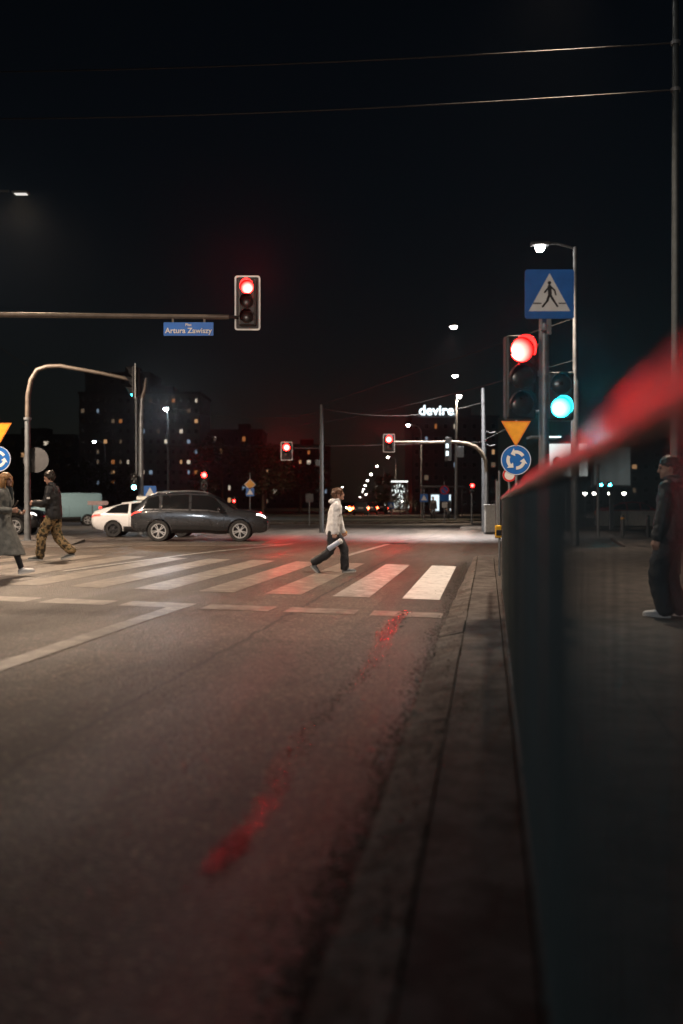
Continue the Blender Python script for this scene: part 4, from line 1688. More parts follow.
    for (x0, x1, s0, s1) in sp.get('side', []):
        for sd in (1, -1):
            part('window_trim', mat('bright_trim', (.16, .16, .17), .3, .8), t, lambda bm: panel(bm, x0, x1, 4.98, 5.11, sd, .010, 10, 1))
    if 'mirror' in sp:
        mx, mz = sp['mirror']
        for sd in (1, -1):
            p = SF(mx, 5.1, sd)
            def mir(bm):
                ell(bm, p + Vector((0, .12 * sd, .07)), .07, .11, .075)
                box(bm, p + Vector((.01, .03 * sd, .03)), (.05, .08, .03))
            part('mirror', paint, t, mir, True)
    if sp.get('rails'):
        x0, x1 = sp['rails']
        for sd in (1, -1):
            pts = [SF(x0 + (x1 - x0) * k / 8, 8, sd) + Vector((0, .03 * sd, .05 if 0 < k < 8 else 0)) for k in range(9)]
            part('roof_rail', mat('rail_metal', (.3, .3, .31), .35, .8), t, lambda bm: tube(bm, pts, .016, 8), True)
    if sp.get('grille', True):
        xf = xs[-1]
        part('grille', trim, t, lambda bm: box(bm, (xf - .02, 0, (cols[0][-1] + cols[1][-1]) / 2), (.06, cols[3][-1] * 1.3, (cols[1][-1] - cols[0][-1]) * .6), 0, .01))
        part('number_plate', whitep, t, lambda bm: box(bm, (xs[0] - .008, 0, sp.get('plate', .85)), (.02, .5, .11)))
    if sp.get('bumper', True):
        part('rear_bumper', trim, t, lambda bm: box(bm, (xs[0] + .02, 0, cols[0][0] + .08), (.1, cols[3][0] * 1.7, .16), 0, .03))
    alloy = sp.get('alloy', mat('alloy', (.50, .50, .51), .4, .4))
    proto = None
    for wx in sp['wheels']:
        for sd in (1, -1):
            ww = .23
            if proto is None:
                tyre = part('wheel', rubber, t, lambda bm: lathe(bm, [(wr * .66, -ww / 2), (wr * .93, -ww / 2), (wr, -ww / 2 + .035), (wr, ww / 2 - .035), (wr * .93, ww / 2), (wr * .66, ww / 2), (wr * .62, .03), (0, .03), (0, -.03), (wr * .62, -.03), (wr * .66, -ww / 2)], 32, None, 'Y'), True)

                def rim(bm):
                    lathe(bm, [(wr * .60, .085), (wr * .68, .1), (wr * .69, .117), (wr * .63, .117), (wr * .60, .085)], 28, None, 'Y')
                    lathe(bm, [(0, .115), (wr * .13, .11), (wr * .16, .07), (0, .07)], 16, None, 'Y')
                    for k in range(10):
                        a = 2 * PI * (k // 2) / 5 + (.17 if k % 2 else -.17)
                        M = Matrix.Rotation(a, 4, 'Y')
                        box(bm, (wr * .38, .095, 0), (wr * .52, .022, wr * .075), 0, 0, M)
                rm = part('rim', alloy, tyre, rim)
                back = part('brake_disc', blk, tyre, lambda bm: lathe(bm, [(0, .04), (wr * .45, .04), (wr * .45, .055), (0, .055)], 20, None, 'Y'))
                o = proto = tyre
            else:
                o = copy_tree(proto, t)
            o.location = (wx, sd * sp['track'], wr)
            o.rotation_euler = (0, random.random() * 6, 0 if sd > 0 else PI)
    return t


tail_lit = emit('lit_taillight', (1, .05, .03), 2.6)
head_lit = emit('lit_headlight', (1, .95, .88), 7)
SUVS = dict(
    st=[(-2.42, .54, .94, 1.02, .78, .76, .60), (-2.36, .42, 1.02, 1.14, .87, .85, .64), (-2.18, .37, 1.09, 1.34, .92, .89, .66), (-1.86, .35, 1.14, 1.63, .935, .90, .68), (-1.4, .33, 1.13, 1.73, .935, .91, .69), (-.4, .32, 1.11, 1.765, .935, .91, .70), (.35, .32, 1.09, 1.72, .935, .905, .69), (.62, .28, 1.045, 1.60, .935, .90, .68), (1.30, .29, 1.05, 1.14, .93, .89, .68), (1.95, .31, 1.01, 1.09, .92, .87, .66), (2.22, .32, .97, 1.03, .90, .84, .63), (2.36, .34, .90, .95, .86, .78, .58), (2.42, .40, .78, .82, .80, .72, .5)],
    wr=.385, wheels=(-1.42, 1.46), track=.80, side=[(-1.98, -1.40, .20, -.03), (-1.30, -.36, 0, 0), (-.26, .98, 0, -.43)],
    front_glass=(.56, 1.26), rear_glass=(-2.30, -2.02), seams=(-1.36, -.31, .92), handles=(-1.05, -.05), mirror=(.74, 1.1),
    rails=(-1.75, .3), head=[(2.05, 2.36, 4.25, 5.0)], head_m=head_lit, tail=[(-2.40, -2.02, 4.2, 4.95)], tail_m=tail_lit)
suv_p = mat('graphite_car_paint', (.048, .051, .057), .22, .45, var=.1, coat=.8)
ps = G(200, 541.5)
ps.z = 0
vehicle('dark grey suv with lit headlight and pale alloy wheels in front of the white car', 'car', 'parked_car', (ps.x - .05, ps.y + .75, 0), R(1.5), SUVS, suv_p)
TAXI = dict(
    st=[(-2.20, .48, .82, .98, .74, .72, .58), (-2.12, .36, .92, 1.08, .83, .80, .60), (-1.75, .28, .97, 1.20, .87, .84, .60), (-1.0, .24, .95, 1.40, .88, .85, .60), (-.2, .22, .93, 1.48, .88, .85, .61), (.35, .22, .92, 1.44, .88, .85, .60), (.6, .22, .92, 1.36, .88, .84, .59), (1.35, .23, .90, .96, .87, .82, .58), (1.9, .26, .78, .82, .82, .74, .5), (2.15, .34, .66, .68, .74, .62, .4)],
    wr=.325, wheels=(-1.32, 1.40), track=.745, side=[(-1.62, -.72, .42, 0), (-.62, .15, 0, 0), (.22, 1.02, 0, -.45)],
    front_glass=(.5, 1.25), rear_glass=(-2.05, -1.05), seams=(-.67, .18, .95), handles=(-.5, .35), mirror=(.8, 1), head=[(1.75, 2.1, 4.2, 4.9)], head_m=head_lit, tail=[(-2.17, -1.82, 3.9, 4.85)], tail_m=tail_lit,
    alloy=mat('dark_alloy', (.05, .05, .052), .4, .6))
white_p = mat('white_car_paint', (.72, .72, .73), .3, var=.04, coat=.6)
pt = G(135, 537.5)
vehicle('white hatchback taxi with a roof sign half hidden behind the dark car', 'taxi', 'taxi', (pt.x + .35, pt.y + 1.2, 0), R(1), TAXI, white_p)
t = thing('taxi_sign', 'pale taxi roof sign on the white hatchback', 'taxi sign', (pt.x + .05, pt.y + 1.2, 1.49))
part('lamp_box', mat('pale_lamp_box', (.65, .65, .6), .5), t, lambda bm: box(bm, (0, 0, .09), (.45, .2, .15), 0, .03))
part('foot', blk, t, lambda bm: box(bm, (0, 0, .007), (.4, .16, .014)))
VAN = dict(
    st=[(-2.3, .45, 1.15, 1.9, .85, .86, .76), (-2.22, .32, 1.18, 1.98, .89, .88, .78), (-.5, .28, 1.15, 2.0, .90, .88, .78), (.6, .28, 1.12, 1.96, .90, .88, .77), (.85, .28, 1.12, 1.85, .90, .87, .75), (1.5, .28, 1.10, 1.2, .89, .84, .68), (2.1, .32, .95, 1.0, .84, .75, .55), (2.25, .4, .8, .82, .75, .65, .4)],
    wr=.33, wheels=(-1.45, 1.45), track=.77, side=[(.15, 1.1, 0, -.42)], front_glass=(.75, 1.42), rear_glass=None, seams=(-.35, .1), handles=(.0,), mirror=(.95, 1), head=[(1.9, 2.2, 4.2, 4.9)], tail=[(-2.28, -2.1, 2.8, 4.8)], tail_m=tail_lit)
VAN.pop('rear_glass')
pv = G(72, 525.5, 0)
vehicle('pale blue panel van waiting behind the camouflage trousers', 'van', 'panel_van', (pv.x - .6, pv.y, 0), R(200), VAN, mat('pale_blue_van_paint', (.20, .33, .38), .4, var=.05, coat=.4))
pd = G(30, 537, 0)
vehicle('black estate car with glowing headlight behind the hooked mast', 'car', 'parked_car', (pd.x - 2.7, pd.y + 3, 0), R(-3), dict(SUVS, rails=None), mat('black_car_paint', (.012, .012, .014), .2, .3, coat=.8))
# queue of cars far down the street, tail lights on
CARS = dict(TAXI,  head_m=mat('black_trim', (.014, .014, .015), .5), tail=[(-2.17, -1.7, 3.3, 4.95)], tail_m=emit('far_taillight', (1, .06, .02), 90))
cp = [mat('black_car_paint', (.02, .02, .02), .2), mat('red_car_paint', (.25, .015, .015), .25), mat('silver_car_paint', (.35, .35, .36), .3, .6), mat('graphite_car_paint', (.03, .03, .03), .2)]
src = None
for k, (px, dd, rz_) in enumerate(((361, 108, 88), (370.5, 118, 88), (381, 130, 90), (366, 160, 88), (375.5, 200, 88))):
    loc = P(px, 503, dd)
    loc.z = 0
    lab = 'far car with red tail lights waiting down the street'
    if src is None:
        src = vehicle(lab, 'car', 'far_car', loc, R(rz_), CARS, cp[0], 'queue of far cars down the street')
    else:
        o = copy_tree(src)
        o.location = loc
        o.rotation_euler = (0, 0, R(rz_))
        o['label'] = lab
on_ = None
for k, (px, dd, rz_) in enumerate(((352, 140, -92), (346, 160, -91), (357.5, 190, -92))):
    loc = P(px, 503, dd)
    loc.z = 0
    lab = 'far oncoming car with white headlights down the street'
    if on_ is None:
        on_ = vehicle(lab, 'car', 'far_car', loc, R(rz_), dict(CARS, head_m=emit('far_headlight', (1, .95, .85), 55), tail_m=mat('dull_red_lens', (.3, .02, .02), .3)), cp[3], 'oncoming far cars down the street')
    else:
        o = copy_tree(on_)
        o.location = loc
        o.rotation_euler = (0, 0, R(rz_))
amb = emit('amber_lens', (1, .42, .05), 60, 1)
post_signal(350, 509, 520, 96, 'far amber light glowing beside the white jacket walker', 'far post of the amber light beside the walker', .15, 1, amb)
post_signal(367.5, 508, 520, 120, 'far amber light glowing among the red tail lights', 'far post of the amber light among tail lights', .15, 1, amb)
rl_ = random.Random(12)
for k in range(9):
    px = rl_.uniform(298, 347) if k < 6 else rl_.uniform(426, 442)
    street_lamp('small lamp dot low over the distant street', px, rl_.uniform(486, 500), rl_.uniform(230, 420), px + 2, lamp_far, 'small lamps low over the distant street', size=1.2, r=.06)
for k, (px, dd, rz_) in enumerate(((356, 135, 88), (364.5, 140, 88), (386, 146, 90), (371, 240, 88), (361, 185, 88), (380, 165, 90))):
    o = copy_tree(src)
    o.location = (P(px, 503, dd).x, dd, 0)
    o.rotation_euler = (0, 0, R(rz_))
mh = G(397, 543.5)
t = thing('manhole_cover', 'dark round manhole cover in the road beyond the walker', 'manhole cover', (mh.x, mh.y, mh.z + .002))
iron = mat('cast_iron', (.03, .028, .026), .6, .6, bump=.4)
part('lid', iron, t, lambda bm: lathe(bm, [(0, .010), (.30, .010), (.31, .004), (.31, 0), (0, 0)], 28))
part('frame', iron, t, lambda bm: lathe(bm, [(.32, .0), (.32, .012), (.40, .012), (.41, .0), (.32, .0)], 28))
redcar = P(633, 503, 62)
redcar.z = .0
vehicle('dark red car behind the pale concrete barriers', 'car', 'parked_car', redcar, R(4), dict(TAXI, head_m=mat('black_trim', (.014,) * 3, .5), tail_m=mat('dull_red_lens', (.3, .02, .02), .3)), cp[1])

# ---------------------------------------------------------------- buildings
wall_m = mat('grey_render', (.10, .105, .11), .8, var=.2, scale=.4)
wall_d = mat('dark_render', (.045, .046, .05), .8, var=.25, scale=.3)
wall_p = mat('pale_render', (.14, .14, .145), .8, var=.2, scale=.3)
pane_d = mat('dark_pane', (.012, .015, .02), .15)
lit_cols = [emit('warm_window', (1, .55, .25), .5), emit('pale_window', (1, .85, .65), .6), emit('cold_window', (.55, .75, 1), .3), emit('orange_window', (1, .35, .10), .3), emit('dim_window', (1, .7, .45), .1)]


def block(label, px0, px1, ytop, d, m, floors, cols, depth=14, seed=1, lit=.12, extra=None, ybase=None, rz=0):
    r = random.Random(seed)
    x0, x1 = P(px0, 0, d).x, P(px1, 0, d).x
    h = P(0, ytop, d).z
    w = x1 - x0
    t = thing('apartment_block', label, 'building', ((x0 + x1) / 2, d, 0), rz)
    part('wall', m, t, lambda bm: box(bm, (0, depth / 2, h / 2), (w, depth, h)))
    part('roof', wall_d, t, lambda bm: (box(bm, (0, depth / 2, h + .2), (w + .4, depth + .4, .4)), box(bm, (w * .15, depth / 2, h + 1.2), (w * .2, 4, 1.6))))
    fh = h / (floors + .4)
    cw = w / cols
    n = 0
    rest = []
    for f in range(floors):
        for c in range(cols):
            x = -w / 2 + cw * (c + .5)
            z = fh * (f + .75)
            ww, wh = cw * .40, fh * .36
            on = r.random() < lit
            mm = r.choice(lit_cols) if on else pane_d
            if on and r.random() < .5:
                ww *= .6
            if n < 100 or on:
                wn = part('window', wall_p if not on else wall_m, t, lambda bm: box(bm, (x, -.03, z), (cw * .46, .06, fh * .42)))
                part('pane', mm, wn, lambda bm: box(bm, (x, -.07, z), (ww, .04, wh)))
                n += 1
            else:
                rest.append((x, z, ww, wh))
    if rest:
        tag(part('window', pane_d, t, lambda bm: [box(bm, (x, -.03, z), (a, .06, b)) for x, z, a, b in rest]), kind='stuff')
    if extra:
        extra(t, w, h, depth)
    return t


block('broad grey tower block with scattered lit windows behind the white lamp', 79, 200, 394, 182, wall_m, 11, 16, 14, 4, .17)
block('taller narrow tower rising behind the broad tower block', 85, 150, 374, 200, wall_d, 11, 6, 12, 6, .05)
block('long dark block low behind the signal over the grass', 204, 262, 431, 220, wall_d, 6, 8, 14, 12, .22)
block('dark block with a few warm windows behind the slim pole', 262, 330, 446, 250, wall_d, 6, 8, 14, 14, .24)
block('black block at the left edge behind the hooked mast', -60, 74, 436, 210, wall_d, 6, 12, 14, 21, .10)


def devire(t, w, h, dp):
    let = emit('sign_letters', (.80, .95, 1), 2.6)
    o = text_part('devire.', t, (P(437.5, 0, 140).x - t.location.x, -.5, P(0, 411, 140).z), 1.95, let, ext=.1, off=.018)
    part('sign_frame', wall_d, t, lambda bm: [box(bm, (P(px, 0, 140).x - t.location.x, -.2, h - .6), (.1, .2, 2.2)) for px in (426, 437, 449)])


block('dark office block with the glowing devire lettering on its roof edge', 412, 498, 418, 140, wall_d, 7, 9, 16, 33, .13, devire)
block('unlit block beyond the railing right of the signal pole', 560, 720, 447, 170, wall_d, 5, 14, 14, 41, .08)

# ---------------------------------------------------------------- far street furniture
# light sculpture
d = 115.0
b0 = P(399, 503, d)
b0.z = .12
t = thing('light_sculpture', 'tall box frame hung with strings of white fairy lights', 'light sculpture', b0)
part('frame', dark, t, lambda bm: [tube(bm, [(sx, sy, 0), (sx, sy, 3.6)], .06, 6) for sx in (-.9, .9) for sy in (-.9, .9)] + [box(bm, (0, 0, 3.7), (2.1, 2.1, .2))])
fairy = emit('fairy_lights', (.9, 1, .96), 2.2)
part('top_lights', emit('fairy_bar', (.95, 1, .97), 2.5), t, lambda bm: box(bm, (0, -1.07, 3.72), (1.9, .03, .12)))
rf = random.Random(2)
part('fairy_lights', fairy, t, lambda bm: [box(bm, (rf.gauss(0, .45), rf.uniform(-.9, .2), rf.uniform(.6, 3.4)), (.05, .05, rf.uniform(.06, .3))) for k in range(55)])
# shelter with lit posters
d = 78.0
b0 = P(443, 503, d)
b0.z = .12
t = thing('bus_shelter', 'bus shelter with two glowing poster cases under the tall pole', 'bus shelter', b0)
part('roof', dark, t, lambda bm: box(bm, (0, .5, 2.55), (3.4, 1.5, .12), 0, .03))
part('post', dark, t, lambda bm: box(bm, (-1.6, .9, 1.25), (.08, .08, 2.5)))
part('post', dark, t, lambda bm: box(bm, (1.6, .9, 1.25), (.08, .08, 2.5)))
poster = emit('poster_case', (.75, .92, 1), 1.3)
for sx, pwid in ((-.62, .62), (.42, .36)):
    f_ = part('poster_case', dark, t, lambda bm: box(bm, (sx, .05, 1.25), (pwid + .14, .12, 1.5), 0, .03))
    part('poster', poster, f_, lambda bm: box(bm, (sx, -.02, 1.28), (pwid, .03, 1.25)))
for k, (px, dd, lab) in enumerate(((433, 74, 'far person in dark clothes waiting left of the glowing posters'), (447.5, 74, 'far person in dark clothes waiting right of the glowing posters'))):
    b0 = P(px, 503, dd)
    b0.z = .12
    def wf(t_, g):
        top(t_, g, black_j, (.14, .21), .075, -.10, .02)
        legs(t_, g, black_j, .10, .08, .07)
        hair_short(t_, g, dark_h)
        for nm_ in 'lr':
            shoe(t_, g['pose']['ankle_' + nm_], g['pose']['toe_' + nm_], blk, blk)
    person(lab, b0, R(-90 + 40 * k), 1.72, dict(ankle_l=(0, .1, .085), toe_l=(.19, .12, .02), ankle_r=(.04, -.1, .085), toe_r=(.23, -.12, .02), wrist_l=(.12, .26, .85), wrist_r=(.1, -.25, .84)), wf)


def post_sign(label, px, gy, d, shapes, h, base_z=.0):
    b = P(px, 503, d)
    b.z = base_z
    t = thing('sign_post', label, 'road sign', b)
    part('post', galv, t, lambda bm: tube(bm, [(0, .05, 0), (0, .05, h)], .035, 8))
    for (kind, py, s, m) in shapes:
        z = P(0, py, d).z - base_z
        if kind == 'disc':
            part('disc', m, t, lambda bm: plate(bm, [(x, zz + z) for x, zz in circ(s / 2, 24)], .015))
        elif kind == 'diamond':
            part('diamond', m, t, lambda bm: plate(bm, [(s / 2, z), (0, z + s / 2), (-s / 2, z), (0, z - s / 2)], .015))
            part('diamond_border', whitep, t, lambda bm: plate(bm, [(s * .58, z), (0, z + s * .58), (-s * .58, z), (0, z - s * .58)], .008, .017))
        elif kind == 'ring':
            part('ring', m, t, lambda bm: [ring_flat(bm, s * .36, s * .5, -.004), bmesh.ops.translate(bm, vec=(0, 0, z), verts=bm.verts)])
            part('bar', m, t, lambda bm: box(bm, (0, -.006, z), (s * .8, .004, s * .12), 0, 0, Matrix.Translation((0, 0, z)) @ Matrix.Rotation(R(45), 4, 'Y') @ Matrix.Translation((0, 0, -z))))
        elif kind == 'cross':
            c_ = thing
            part('plate', m, t, lambda bm: plate(bm, [(x, zz + z) for x, zz in roundrect(s, s, s * .06)], .015))
            part('triangle', whitep, t, lambda bm: plate(bm, [(-s * .38, z - s * .3), (s * .38, z - s * .3), (0, z + s * .38)], .003, -.004))
        else:
            w_, h_ = s
            part('plate', m, t, lambda bm: plate(bm, [(x, zz + z) for x, zz in roundrect(w_, h_, .04)], .015))
    return t


greyb = mat('sign_back', (.16, .16, .165), .5, .3)
post_sign('yellow diamond priority sign over a blue panel on the roundabout grass', 250, 530, 62, [('diamond', 484.5, .62, yellow), ('cross', 492, .52, bluep)], P(0, 480, 62).z + .25, .2)
post_sign('small blue crossing sign behind the dark car roof', 150, 530, 60, [('cross', 492, .75, bluep)], 2.3)
post_sign('grey sign back on a post left of the white jacket walker', 309.5, 530, 60, [('rect', 498, (.46, .5), greyb)], 1.95, 0)
post_sign('blue and red no stopping disc over a blue arrow panel', 444.5, 522, 62, [('disc', 490, .58, bluep), ('ring', 490, .58, redp), ('rect', 497.5, (.58, .48), bluep), ('rect', 505, (.32, .34), whitep)], 2.6, .12)
post_sign('blue crossing sign left of the no stopping disc', 424, 522, 66, [('cross', 498, .52, bluep)], 2.2, .12)
post_sign('blue square sign beside the light sculpture', 391, 520, 90, [('cross', 505.5, .55, bluep)], 2.1, 0)
t = thing('direction_board', 'pale pink arrow shaped direction board left of the white taxi', 'road sign', P(98, 503, 50))
t.location.z = 0
zb_ = P(0, 503, 50).z
part('board', mat('pink_board', (.50, .36, .36), .5), t, lambda bm: plate(bm, [(-.52, zb_ - .10), (.46, zb_ - .10), (.54, zb_), (.46, zb_ + .10), (-.52, zb_ + .10)], .03))
for sx in (-.3, .3):
    part('leg', galv, t, lambda bm: tube(bm, [(sx, .06, 0), (sx, .06, zb_)], .025, 8))
# grey cabinet, masts on the right
t = thing('utility_cabinet', 'pale grey utility cabinet at the corner beside the curved mast', 'cabinet', (P(489, 0, 44).x + .08, 44, 0))
cab = mat('cabinet_grey', (.33, .34, .34), .6)
part('case', cab, t, lambda bm: box(bm, (0, 0, .66), (.52, .4, 1.2), 0, .015))
part('plinth', wall_d, t, lambda bm: box(bm, (0, 0, .05), (.56, .44, .1)))
part('door', cab, t, lambda bm: box(bm, (0, -.207, .68), (.46, .014, 1.08), 0, .004))
part('lid', cab, t, lambda bm: box(bm, (0, 0, 1.285), (.58, .46, .05), 0, .01))
d = 47.5
b0 = P(484.5, 503, d)
b0.z = 0
t = thing('tram_pole', 'slim tram pole with two short brackets behind the curved mast', 'tram pole', b0)
part('shaft', dark, t, lambda bm: tube(bm, [(0, 0, 0), rel(484, 450), rel(483, 388)], [.13, .11, .08], 14), True)
for yy in (430, 443):
    part('bracket', dark, t, lambda bm: tube(bm, [rel(484, yy), rel(490, yy + 3), rel(495, yy + 2)], .03, 8))
# poles and clutter beyond the railing
for px, gy, dd, h, lab, hasl in ((598, 537, 37, 2.7, 'white and steel bollard post with lit turquoise lamps on the pavement', True), (497, 540, 36, 2.1, 'thin post just past the railing end', False)):
    b0 = P(px, 503, dd)
    b0.z = .1
    t = thing('signal_post', lab, 'post', b0)
    part('shaft', galv, t, lambda bm: tube(bm, [(0, 0, 0), (0, 0, h)], .06, 12), True)
    part('cap', blk, t, lambda bm: lathe(bm, [(.07, h - .02), (.07, h + .04), (0, h + .06)], 12))
    if hasl:
        tq = emit('turquoise_lamp', (.05, .8, .95), 70)
        for dx in (.10, .42):
            l_ = part('lamp_housing', blk, t, lambda bm: box(bm, (dx, -.02, P(0, 485, dd).z - .1), (.2, .12, .24), 0, .02))
            part('lens', tq, l_, lambda bm: lathe(bm, [(0, -.12), (.05, -.1), (.06, -.085), (0, -.085)], 12, Matrix.Translation((dx, 0, P(0, 485, dd).z - .1)), 'Y'))
for px, dd, c in ((622.5, 37, True), (648, 37.3, False)):
    b0 = P(px, 503, dd)
    b0.z = .1
    t = thing('bollard', 'dark steel bollard with amber top left of the person in black' if c else 'plain blue grey bollard close to the person in black', 'bollard', b0)
    part('shaft', dark, t, lambda bm: lathe(bm, [(.07, 0), (.07, .78), (.05, .83), (0, .84)], 14), True)
    part('band', yellow if c else galv, t, lambda bm: lathe(bm, [(.071, .68), (.074, .68), (.074, .74), (.071, .74)], 14))
for px, dd, lab in ((612, 55, 'pale concrete barrier left of the dark red car'), (643, 55.2, 'pale concrete barrier in front of the dark red car')):
    b0 = P(px, 503, dd)
    b0.z = .12
    t = thing('concrete_barrier', lab, 'barrier', b0, R(2))
    part('block', mat('barrier_concrete', (.28, .28, .27), .85, bump=.3), t, lambda bm: plate(bm, [(-.85, 0), (.85, 0), (.85, .25), (.80, .35), (.80, .82), (-.80, .82), (-.80, .35), (-.85, .25)], .4))
    part('lifting_eye', dark, t, lambda bm: tube(bm, [(-.3, .2, .815), (-.3, .2, .90), (.3, .2, .90), (.3, .2, .815)], .012, 6))
# billboard and shelter roof behind the big pole
b0 = P(568, 503, 45)
b0.z = .1
t = thing('billboard', 'glowing white poster panel behind the grey signal pole', 'billboard', b0)
part('leg', dark, t, lambda bm: box(bm, (0, .1, 1.1), (.18, .14, 2.2)))
pw_, ph_ = 1.75, 1.45
zc = P(0, 460, 45).z - .1
part('case', dark, t, lambda bm: box(bm, (0, .1, zc), (pw_ + .14, .2, ph_ + .14), 0, .02))
part('poster', emit('billboard_face', (.90, .95, .92), 1.0), t, lambda bm: box(bm, (0, -.02, zc), (pw_, .03, ph_)))
part('printed_shape', mat('print_grey', (.12, .14, .14), .6), t, lambda bm: [plate(bm, [(x * .8, z) for x, z in circ(r_, 24, cx_, cz_)], .004, -.042 - k * .003) for k, (r_, cx_, cz_) in enumerate(((.24, -.62, zc - .1), (.17, -.2, zc - .32)))])
b0 = P(612, 503, 47)
b0.z = .1
t = thing('billboard', 'lower glowing poster panel half behind the red handrail', 'billboard', b0)
part('leg', dark, t, lambda bm: box(bm, (0, .1, .9), (.18, .14, 1.8)))
zc2 = P(0, 466, 47).z - .1
part('case', dark, t, lambda bm: box(bm, (0, .1, zc2), (1.9, .2, 2.0), 0, .02))
part('poster', emit('dim_billboard_face', (.75, .85, .82), .12), t, lambda bm: box(bm, (0, -.02, zc2), (1.7, .03, 1.8)))
b0 = P(545, 503, 50)
b0.z = .1
t = thing('platform_canopy', 'narrow canopy edge lit white just under the turquoise light', 'canopy', b0)
zz = P(0, 437, 50).z - .1
part('post', dark, t, lambda bm: box(bm, (0, .3, zz / 2), (.14, .14, zz)))
part('roof', cab, t, lambda bm: box(bm, (0, .3, zz), (1.5, 1.4, .1), 0, .02))
part('light_strip', emit('canopy_strip', (.9, 1, .95), 2.5), t, lambda bm: box(bm, (.2, -.42, zz - .03), (1.0, .03, .05)))

# wires
wires = []


def wire(label, pts, r=.012, sag=0.0, group=None):
    a, b = Vector(pts[0]), Vector(pts[1])
    n = 24
    L_ = [a.lerp(b, k / n) - Vector((0, 0, sag * 4 * (k / n) * (1 - k / n))) for k in range(n + 1)]
    bm = bmesh.new()
    tube(bm, L_, r, 6)
    o = link('overhead_wire', bm, wirem, None, True)
    tag(o, label, 'wire', group)


wire('upper span wire running left from the tall right post', (P(672, 43, 18), P(-20, 72, 24)), .014, .10)
wire('lower span wire running left from the tall right post', (P(672, 90, 18), P(-20, 119, 24)), .014, .12)
wire('tram wire slanting up to the tall lamp right of the crossing sign', (P(575, 360, 29.6), P(300, 425, 80)), .012, .3)
wire('thin wire crossing behind the two red signals', (P(486, 442, 47.4), P(160, 446, 50)), .012, .1)
wire('tram wire from the slim pole to the curved mast', (P(321, 408, 46.2), P(484, 402, 47.4)), .011, .5)
wire('span wire carrying the lamp left of the crossing sign', (P(575, 318, 29.6), P(321, 405, 46.2)), .010, .0)
wire('low tram wire slanting from the tall straight lamp to the slim tram pole', (P(575, 385, 29.6), P(484, 440, 47.4)), .012, .1)
wire('long faint wire from the forked pole to the slim pole', (P(142, 400, 44), P(321, 412, 46.2)), .010, .5)
wire('wire rising from the hooked mast to the upper left', (P(28, 366, 33), P(-30, 320, 30)), .010, .1)


# ---------------------------------------------------------------- trees and shrubs
leaf_m = mat('leaf', (.030, .040, .018), .7, var=.5, scale=3)
leaf_c = mat('conifer_leaf', (.022, .032, .018), .7, var=.4, scale=3)
bark_m = mat('bark', (.06, .045, .035), .9, bump=.5)


def foliage(bm, rnd, clumps, n, size):
    for _ in range(n):
        c, r = rnd.choice(clumps)
        v = Vector((rnd.gauss(0, 1), rnd.gauss(0, 1), rnd.gauss(0, 1))).normalized() * r * rnd.random() ** .4
        p = c + v
        a = Vector((rnd.gauss(0, 1), rnd.gauss(0, 1), rnd.gauss(0, 1))).normalized()
        x, y = frame_of(a)
        s = size * rnd.uniform(.6, 1.3)
        bm.faces.new([bm.verts.new(p + x * s), bm.verts.new(p + y * s * .5), bm.verts.new(p - x * s), bm.verts.new(p - y * s * .5)])


def tree(label, px, d, h, r, seed, conifer=False, group=None, name='tree', base=.0):
    rnd = random.Random(seed)
    b = P(px, 503, d)
    b.z = base
    t = thing(name, label, 'tree', b, 0, group)
    clumps = []

    def tr(bm):
        tube(bm, [(0, 0, -.1), (.05, 0, h * .2), (-.05, .05, h * .5), (0, 0, h * .85)], [h * .028, h * .022, h * .014, h * .004], 8)
        if not conifer:
            for k in range(8):
                a = rnd.random() * 6.28
                z = h * rnd.uniform(.25, .6)
                e = Vector((math.cos(a) * r * .75, math.sin(a) * r * .75, z + h * .22))
                tube(bm, [(0, 0, z), e * .5 + Vector((0, 0, z * .5)), e], [h * .011, h * .008, h * .003], 6)
    part('trunk', bark_m, t, tr)
    if conifer:
        for k in range(26):
            f = k / 25
            a = k * 2.4
            rr = r * (1 - f) * .8
            clumps.append((Vector((math.cos(a) * rr, math.sin(a) * rr, h * (.1 + .88 * f))), r * (.35 * (1 - f) + .1)))
    else:
        for k in range(20):
            a, z = rnd.random() * 6.28, rnd.uniform(.35, .95)
            rr = r * math.sqrt(max(0, 1 - ((z - .62) / .38) ** 2)) * rnd.uniform(.4, .95)
            clumps.append((Vector((math.cos(a) * rr, math.sin(a) * rr, h * z)), r * rnd.uniform(.22, .4)))
    part('crown', leaf_c if conifer else leaf_m, t, lambda bm: foliage(bm, rnd, clumps, 2600, h * .026))
    return t


tree('dark round tree beside the light sculpture', 384, 120, 4.6, 1.6, 3, False, None, 'tree', .1)
tree('small dark shrub between the light sculpture and the shelter', 400, 100, 1.9, 1.6, 4, False, None, 'shrub', .1)
tree('broad dark tree on the verge behind the yellow diamond sign', 262, 112, 7.5, 4.0, 5, False, None, 'tree', .15)
tree('dark tree on the verge just right of the dark car roof', 222, 118, 9.0, 4.2, 6, False, None, 'tree', .15)
tree('leaning dark tree left of the slim pole on the verge', 300, 125, 7.0, 4.2, 8, False, None, 'tree', .15)
tree('dark tree rising behind the pale blue van', 52, 120, 8.5, 4.6, 9, False, None, 'tree', .15)
tree('dark bushy tree behind the white taxi roof', 118, 124, 6.0, 4.0, 10, False, None, 'tree', .15)
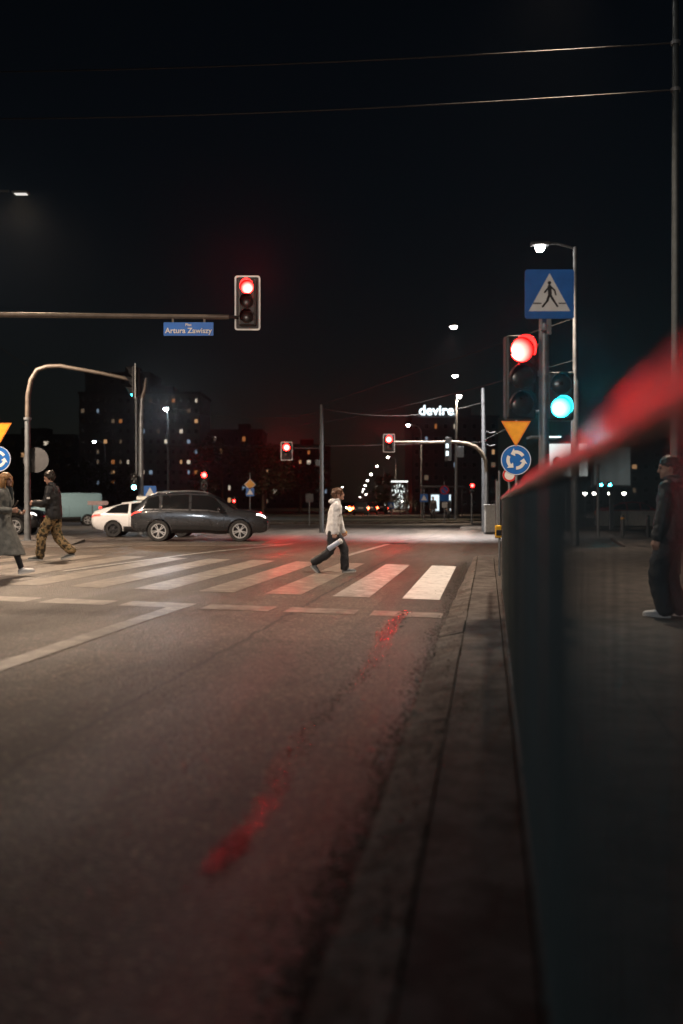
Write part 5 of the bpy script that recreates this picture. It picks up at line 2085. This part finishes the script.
# ---------------------------------------------------------------- world, air, camera
w = bpy.data.worlds.new('World')
S.world = w
w.use_nodes = True
nt = w.node_tree
sky = nt.nodes.new('ShaderNodeTexSky')
sky.sky_type = 'NISHITA'
sky.sun_disc = False
sky.sun_elevation = R(14)
sky.sun_rotation = R(200)
bg = nt.nodes['Background']
nt.links.new(sky.outputs[0], bg.inputs['Color'])
bg.inputs['Strength'].default_value = .0009
sun = lamp('moon', 'SUN', (0, 0, 60), .004, (.8, .88, 1))
sun.data.angle = R(.5)
sun.rotation_euler = (R(76), 0, R(-160))

m = bpy.data.materials.new('air')
m.use_nodes = True
m.node_tree.nodes.clear()
ov = m.node_tree.nodes.new('ShaderNodeOutputMaterial')
pv = m.node_tree.nodes.new('ShaderNodeVolumePrincipled')
pv.inputs['Color'].default_value = (.92, .95, 1, 1)
pv.inputs['Density'].default_value = .00013
pv.inputs['Anisotropy'].default_value = .93
m.node_tree.links.new(pv.outputs[0], ov.inputs['Volume'])
bm = bmesh.new()
box(bm, (0, 700, 32), (2800, 1560, 68))
tag(link('haze', bm, m), kind='stuff')

cam = bpy.data.cameras.new('Camera')
co = bpy.data.objects.new('Camera', cam)
COL.objects.link(co)
co.location = (0, 0, CH)
co.rotation_euler = (R(90), 0, 0)
cam.sensor_fit = 'VERTICAL'
cam.sensor_height = 36
cam.lens = 35
cam.shift_y = -9 / 1024
cam.clip_start = .05
cam.clip_end = 5000
cam.dof.use_dof = True
cam.dof.focus_distance = 19.5
cam.dof.aperture_fstop = .85
S.camera = co
S.view_settings.view_transform = 'Standard'
S.view_settings.look = 'None'
S.view_settings.exposure = 0
S.view_settings.gamma = 1
S.view_settings.use_curve_mapping = False
cy = S.cycles
cy.use_denoising = True
try:
    cy.denoiser = 'OPENIMAGEDENOISE'
except Exception:
    pass
cy.max_bounces = 5
cy.diffuse_bounces = 2
cy.glossy_bounces = 3
cy.transmission_bounces = 3
cy.volume_bounces = 0
cy.transparent_max_bounces = 6
cy.sample_clamp_indirect = 4
cy.sample_clamp_direct = 0
cy.caustics_reflective = False
cy.caustics_refractive = False
cy.use_light_tree = True
